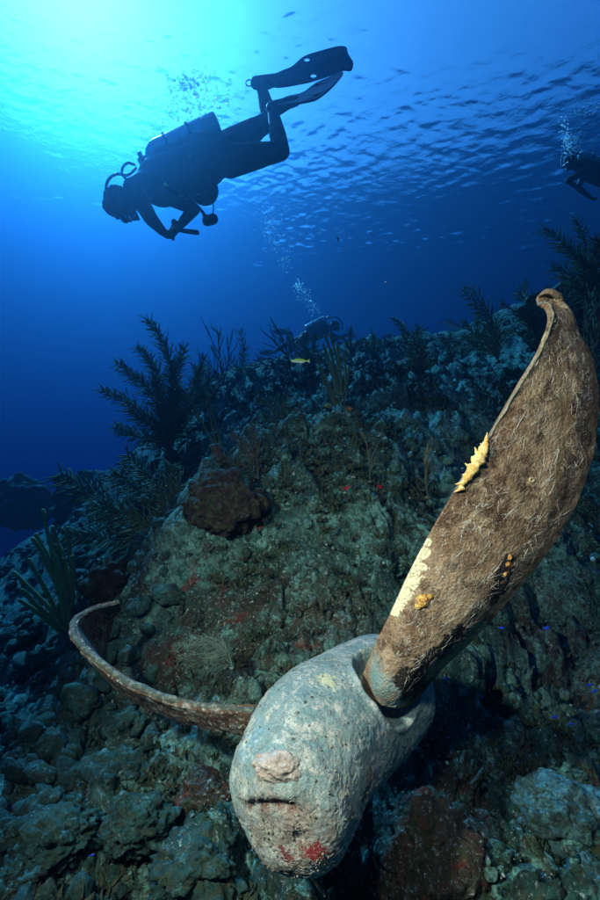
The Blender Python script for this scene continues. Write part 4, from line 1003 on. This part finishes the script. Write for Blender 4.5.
# ------------------------------------------------------------------ fish
def fish(name, label, cat, px, py, d, length, yaw, pitch, mats, group=None, deep=.22, parts=True):
    loc = at(px, py, d); root = empty(name, loc); tag(root, label, cat, group)
    xs = np.linspace(0, 1, 26); h = deep*length*.5*np.interp(xs, [0, .04, .12, .3, .5, .75, .9, 1], [.02, .3, .62, .95, 1, .62, .3, .22]); wd = h*.55
    an = np.linspace(0, 2*math.pi, 20, endpoint=False)
    V = np.array([[((.5-x)*length*.86, wd[i]*math.cos(a), h[i]*math.sin(a)) for a in an] for i, x in enumerate(xs)]).reshape(-1, 3)
    F = gridF(26, 20, True).tolist()+[list(range(20)), [(25)*20+k for k in range(20)][::-1]]
    Rm = np.array((Matrix.Rotation(yaw, 3, 'Z') @ Matrix.Rotation(pitch, 3, 'Y')))
    L = np.array(loc)
    def put(nm, V, F, mat, par): return obj(nm, np.asarray(V) @ Rm.T+L, F, mat, par)
    b = put('body', V, F, mats[0], root)
    def plate(nm, pts, mat, th=.004):
        t = th*length; n_ = len(pts); V = [(x, -t, z) for x, z in pts]+[(x, t, z) for x, z in pts]
        F = [list(range(n_)), list(range(n_, 2*n_))[::-1]]+[[i, i+n_, (i+1) % n_+n_, (i+1) % n_] for i in range(n_)]
        put(nm, np.array(V)*[1, 1, 1], F, mat, root)
    q = length; e = deep*q
    plate('tail_fin', [(-.40*q, .10*e), (-.50*q, .42*e), (-.56*q, .50*e), (-.52*q, 0), (-.56*q, -.50*e), (-.50*q, -.42*e), (-.40*q, -.10*e)], mats[1])
    plate('dorsal_fin', [(.22*q, .44*e), (.12*q, .62*e), (-.12*q, .60*e), (-.30*q, .42*e), (-.30*q, .26*e), (.0, .40*e)], mats[1])
    plate('anal_fin', [(.02*q, -.42*e), (-.10*q, -.60*e), (-.28*q, -.44*e), (-.30*q, -.26*e)], mats[1])
    if parts:
        for sgn in (-1, 1):
            Ve, Fe = ico(2); put('eye', Ve*.045*e*2+np.array([.34*q, sgn*e*.16, .10*e]), Fe, MAT['rubber'], b)
    return root
my = M('yellow_fish', .4, .5).base((.55, .80, .01))
_s = my.n.new('ShaderNodeSeparateXYZ'); my.l.new(my.pos, _s.inputs[0]); _z = at(299, 360, 2.2).z
my.mix((.75, .8, .65), my.step(_s.outputs[2], _z-.0045, _z-.0065)); my.mix((.10, .16, .02), my.math('MULTIPLY', my.step(_s.outputs[2], _z+.006, _z+.009), .6))
fish('yellow_fish', 'slim yellow-green fish with a white belly swimming left of the rod coral', 'fish', 299, 361, 2.2, .098, math.pi, 0, (my.m, my.m), deep=.20)
mbf = plain('blue_fish', (.012, .04, .75), .35, (.03, .12, .9), spec=.6, ns=90)
GB = 'small blue fish over the reef at lower right'
for px, py, d, ln, yaw, pit, lab in (
    (502,628,1.55,.022, .2, .15, 'small blue fish highest of the loose group, right of the lower blade'),
    (547,628,1.55,.026, .1, -.1, 'brightest blue fish, right of the highest one at the same height'),
    (482,697,1.45,.024, 1.0, .9, 'steeply tilted blue fish close to the right side of the propeller blade'),
    (446,679,1.5,.018, .3, .2, 'dim little blue fish against the dark rock nearest the hub'),
    (590,685,1.5,.024, .2, -.2, 'upper one of the pair of blue fish near the right edge'),
    (595,691,1.48,.024, .1, -.25, 'lower one of the pair of blue fish near the right edge'),
    (555,717,1.45,.022, .1, -.2, 'blue fish over the pale-topped rock, left of the tiny lowest one'),
    (571,724,1.45,.018, .1, -.15, 'tiny blue fish right above the pitted boulder, lowest of the right-hand group'),
    (92,855,1.15,.014, .2, -.1, 'tiny blue fish alone over the rubble at lower left')):
    fish('blue_fish', lab, 'fish', px, py, d, ln, yaw, pit, (mbf, mbf), GB, deep=.30)
mdk = plain('dark_fish', (.02, .03, .04), .5)
fish('dark_fish', 'dark round fish in open water between the two far divers', 'fish', 338, 239, 6.5, .10, 1.2, .3, (mdk, mdk), deep=.5)
msv = plain('silver_fish', (.6, .65, .7), .3, spec=.8)
fish('silver_fish', 'tiny silver fish in open water right of the dark round fish', 'fish', 371, 233, 5.0, .05, .4, .1, (msv, msv), deep=.3)

# ------------------------------------------------------------------ sponges and patches on the reef
def on_bed(px, py, lo=.9, hi=9.):
    """where the view towards this spot meets the sea bed"""
    d = at(px, py, 1); ts = np.geomspace(lo, hi, 500); P = np.array([tuple(d*t) for t in ts]); below = P[:, 2] < terrain(P[:, 0], P[:, 1])
    return Vector(P[np.argmax(below)]) if below.any() else Vector(P[-1])
mrs = plain('red_sponge', (.50, .02, .015), .8, (.30, .015, .01), ns=60, bump=.004)
mye = plain('yellow_growth', (.55, .42, .05), .7, (.35, .3, .05), ns=60, bump=.004)
mor2 = plain('orange_sponge', (.42, .11, .02), .7, (.3, .1, .02), ns=60, bump=.004)
def sponge(px, py, r_px, mat, label, name='sponge', cat='sponge', seed=0):
    c = on_bed(px, py); r = r_px/450*c.length*.9; V, F = boulder_mesh(c, (r, r, r*.75), seed, 4, .35, .2)
    o = obj(name, V, F, mat, loc=c-Vector((0, 0, r*.6))); tag(o, label, cat)
sponge(377, 487, 5, mrs, 'bright red sponge on the mound, left of the spiny yellow growth', seed=1)
sponge(347, 491, 6, mrs, 'darker red sponge patch left of the bright red one', seed=2)
sponge(328, 407, 4, mye, 'yellow sponge at the foot of the yellow-green rod clump', seed=3)
sponge(350, 409, 2.5, mor2, 'tiny orange sponge right of the yellow one on the ridge', seed=4)
sponge(255, 628, 4, mor2, 'orange sponge spot on the dark mound face above the hub', seed=5)
sponge(131, 857, 5, mye, 'yellowish sponge in the rubble at lower left', seed=6)
sponge(258, 527, 4, mrs, 'small red sponge just under the brown lump on the mound', seed=7)
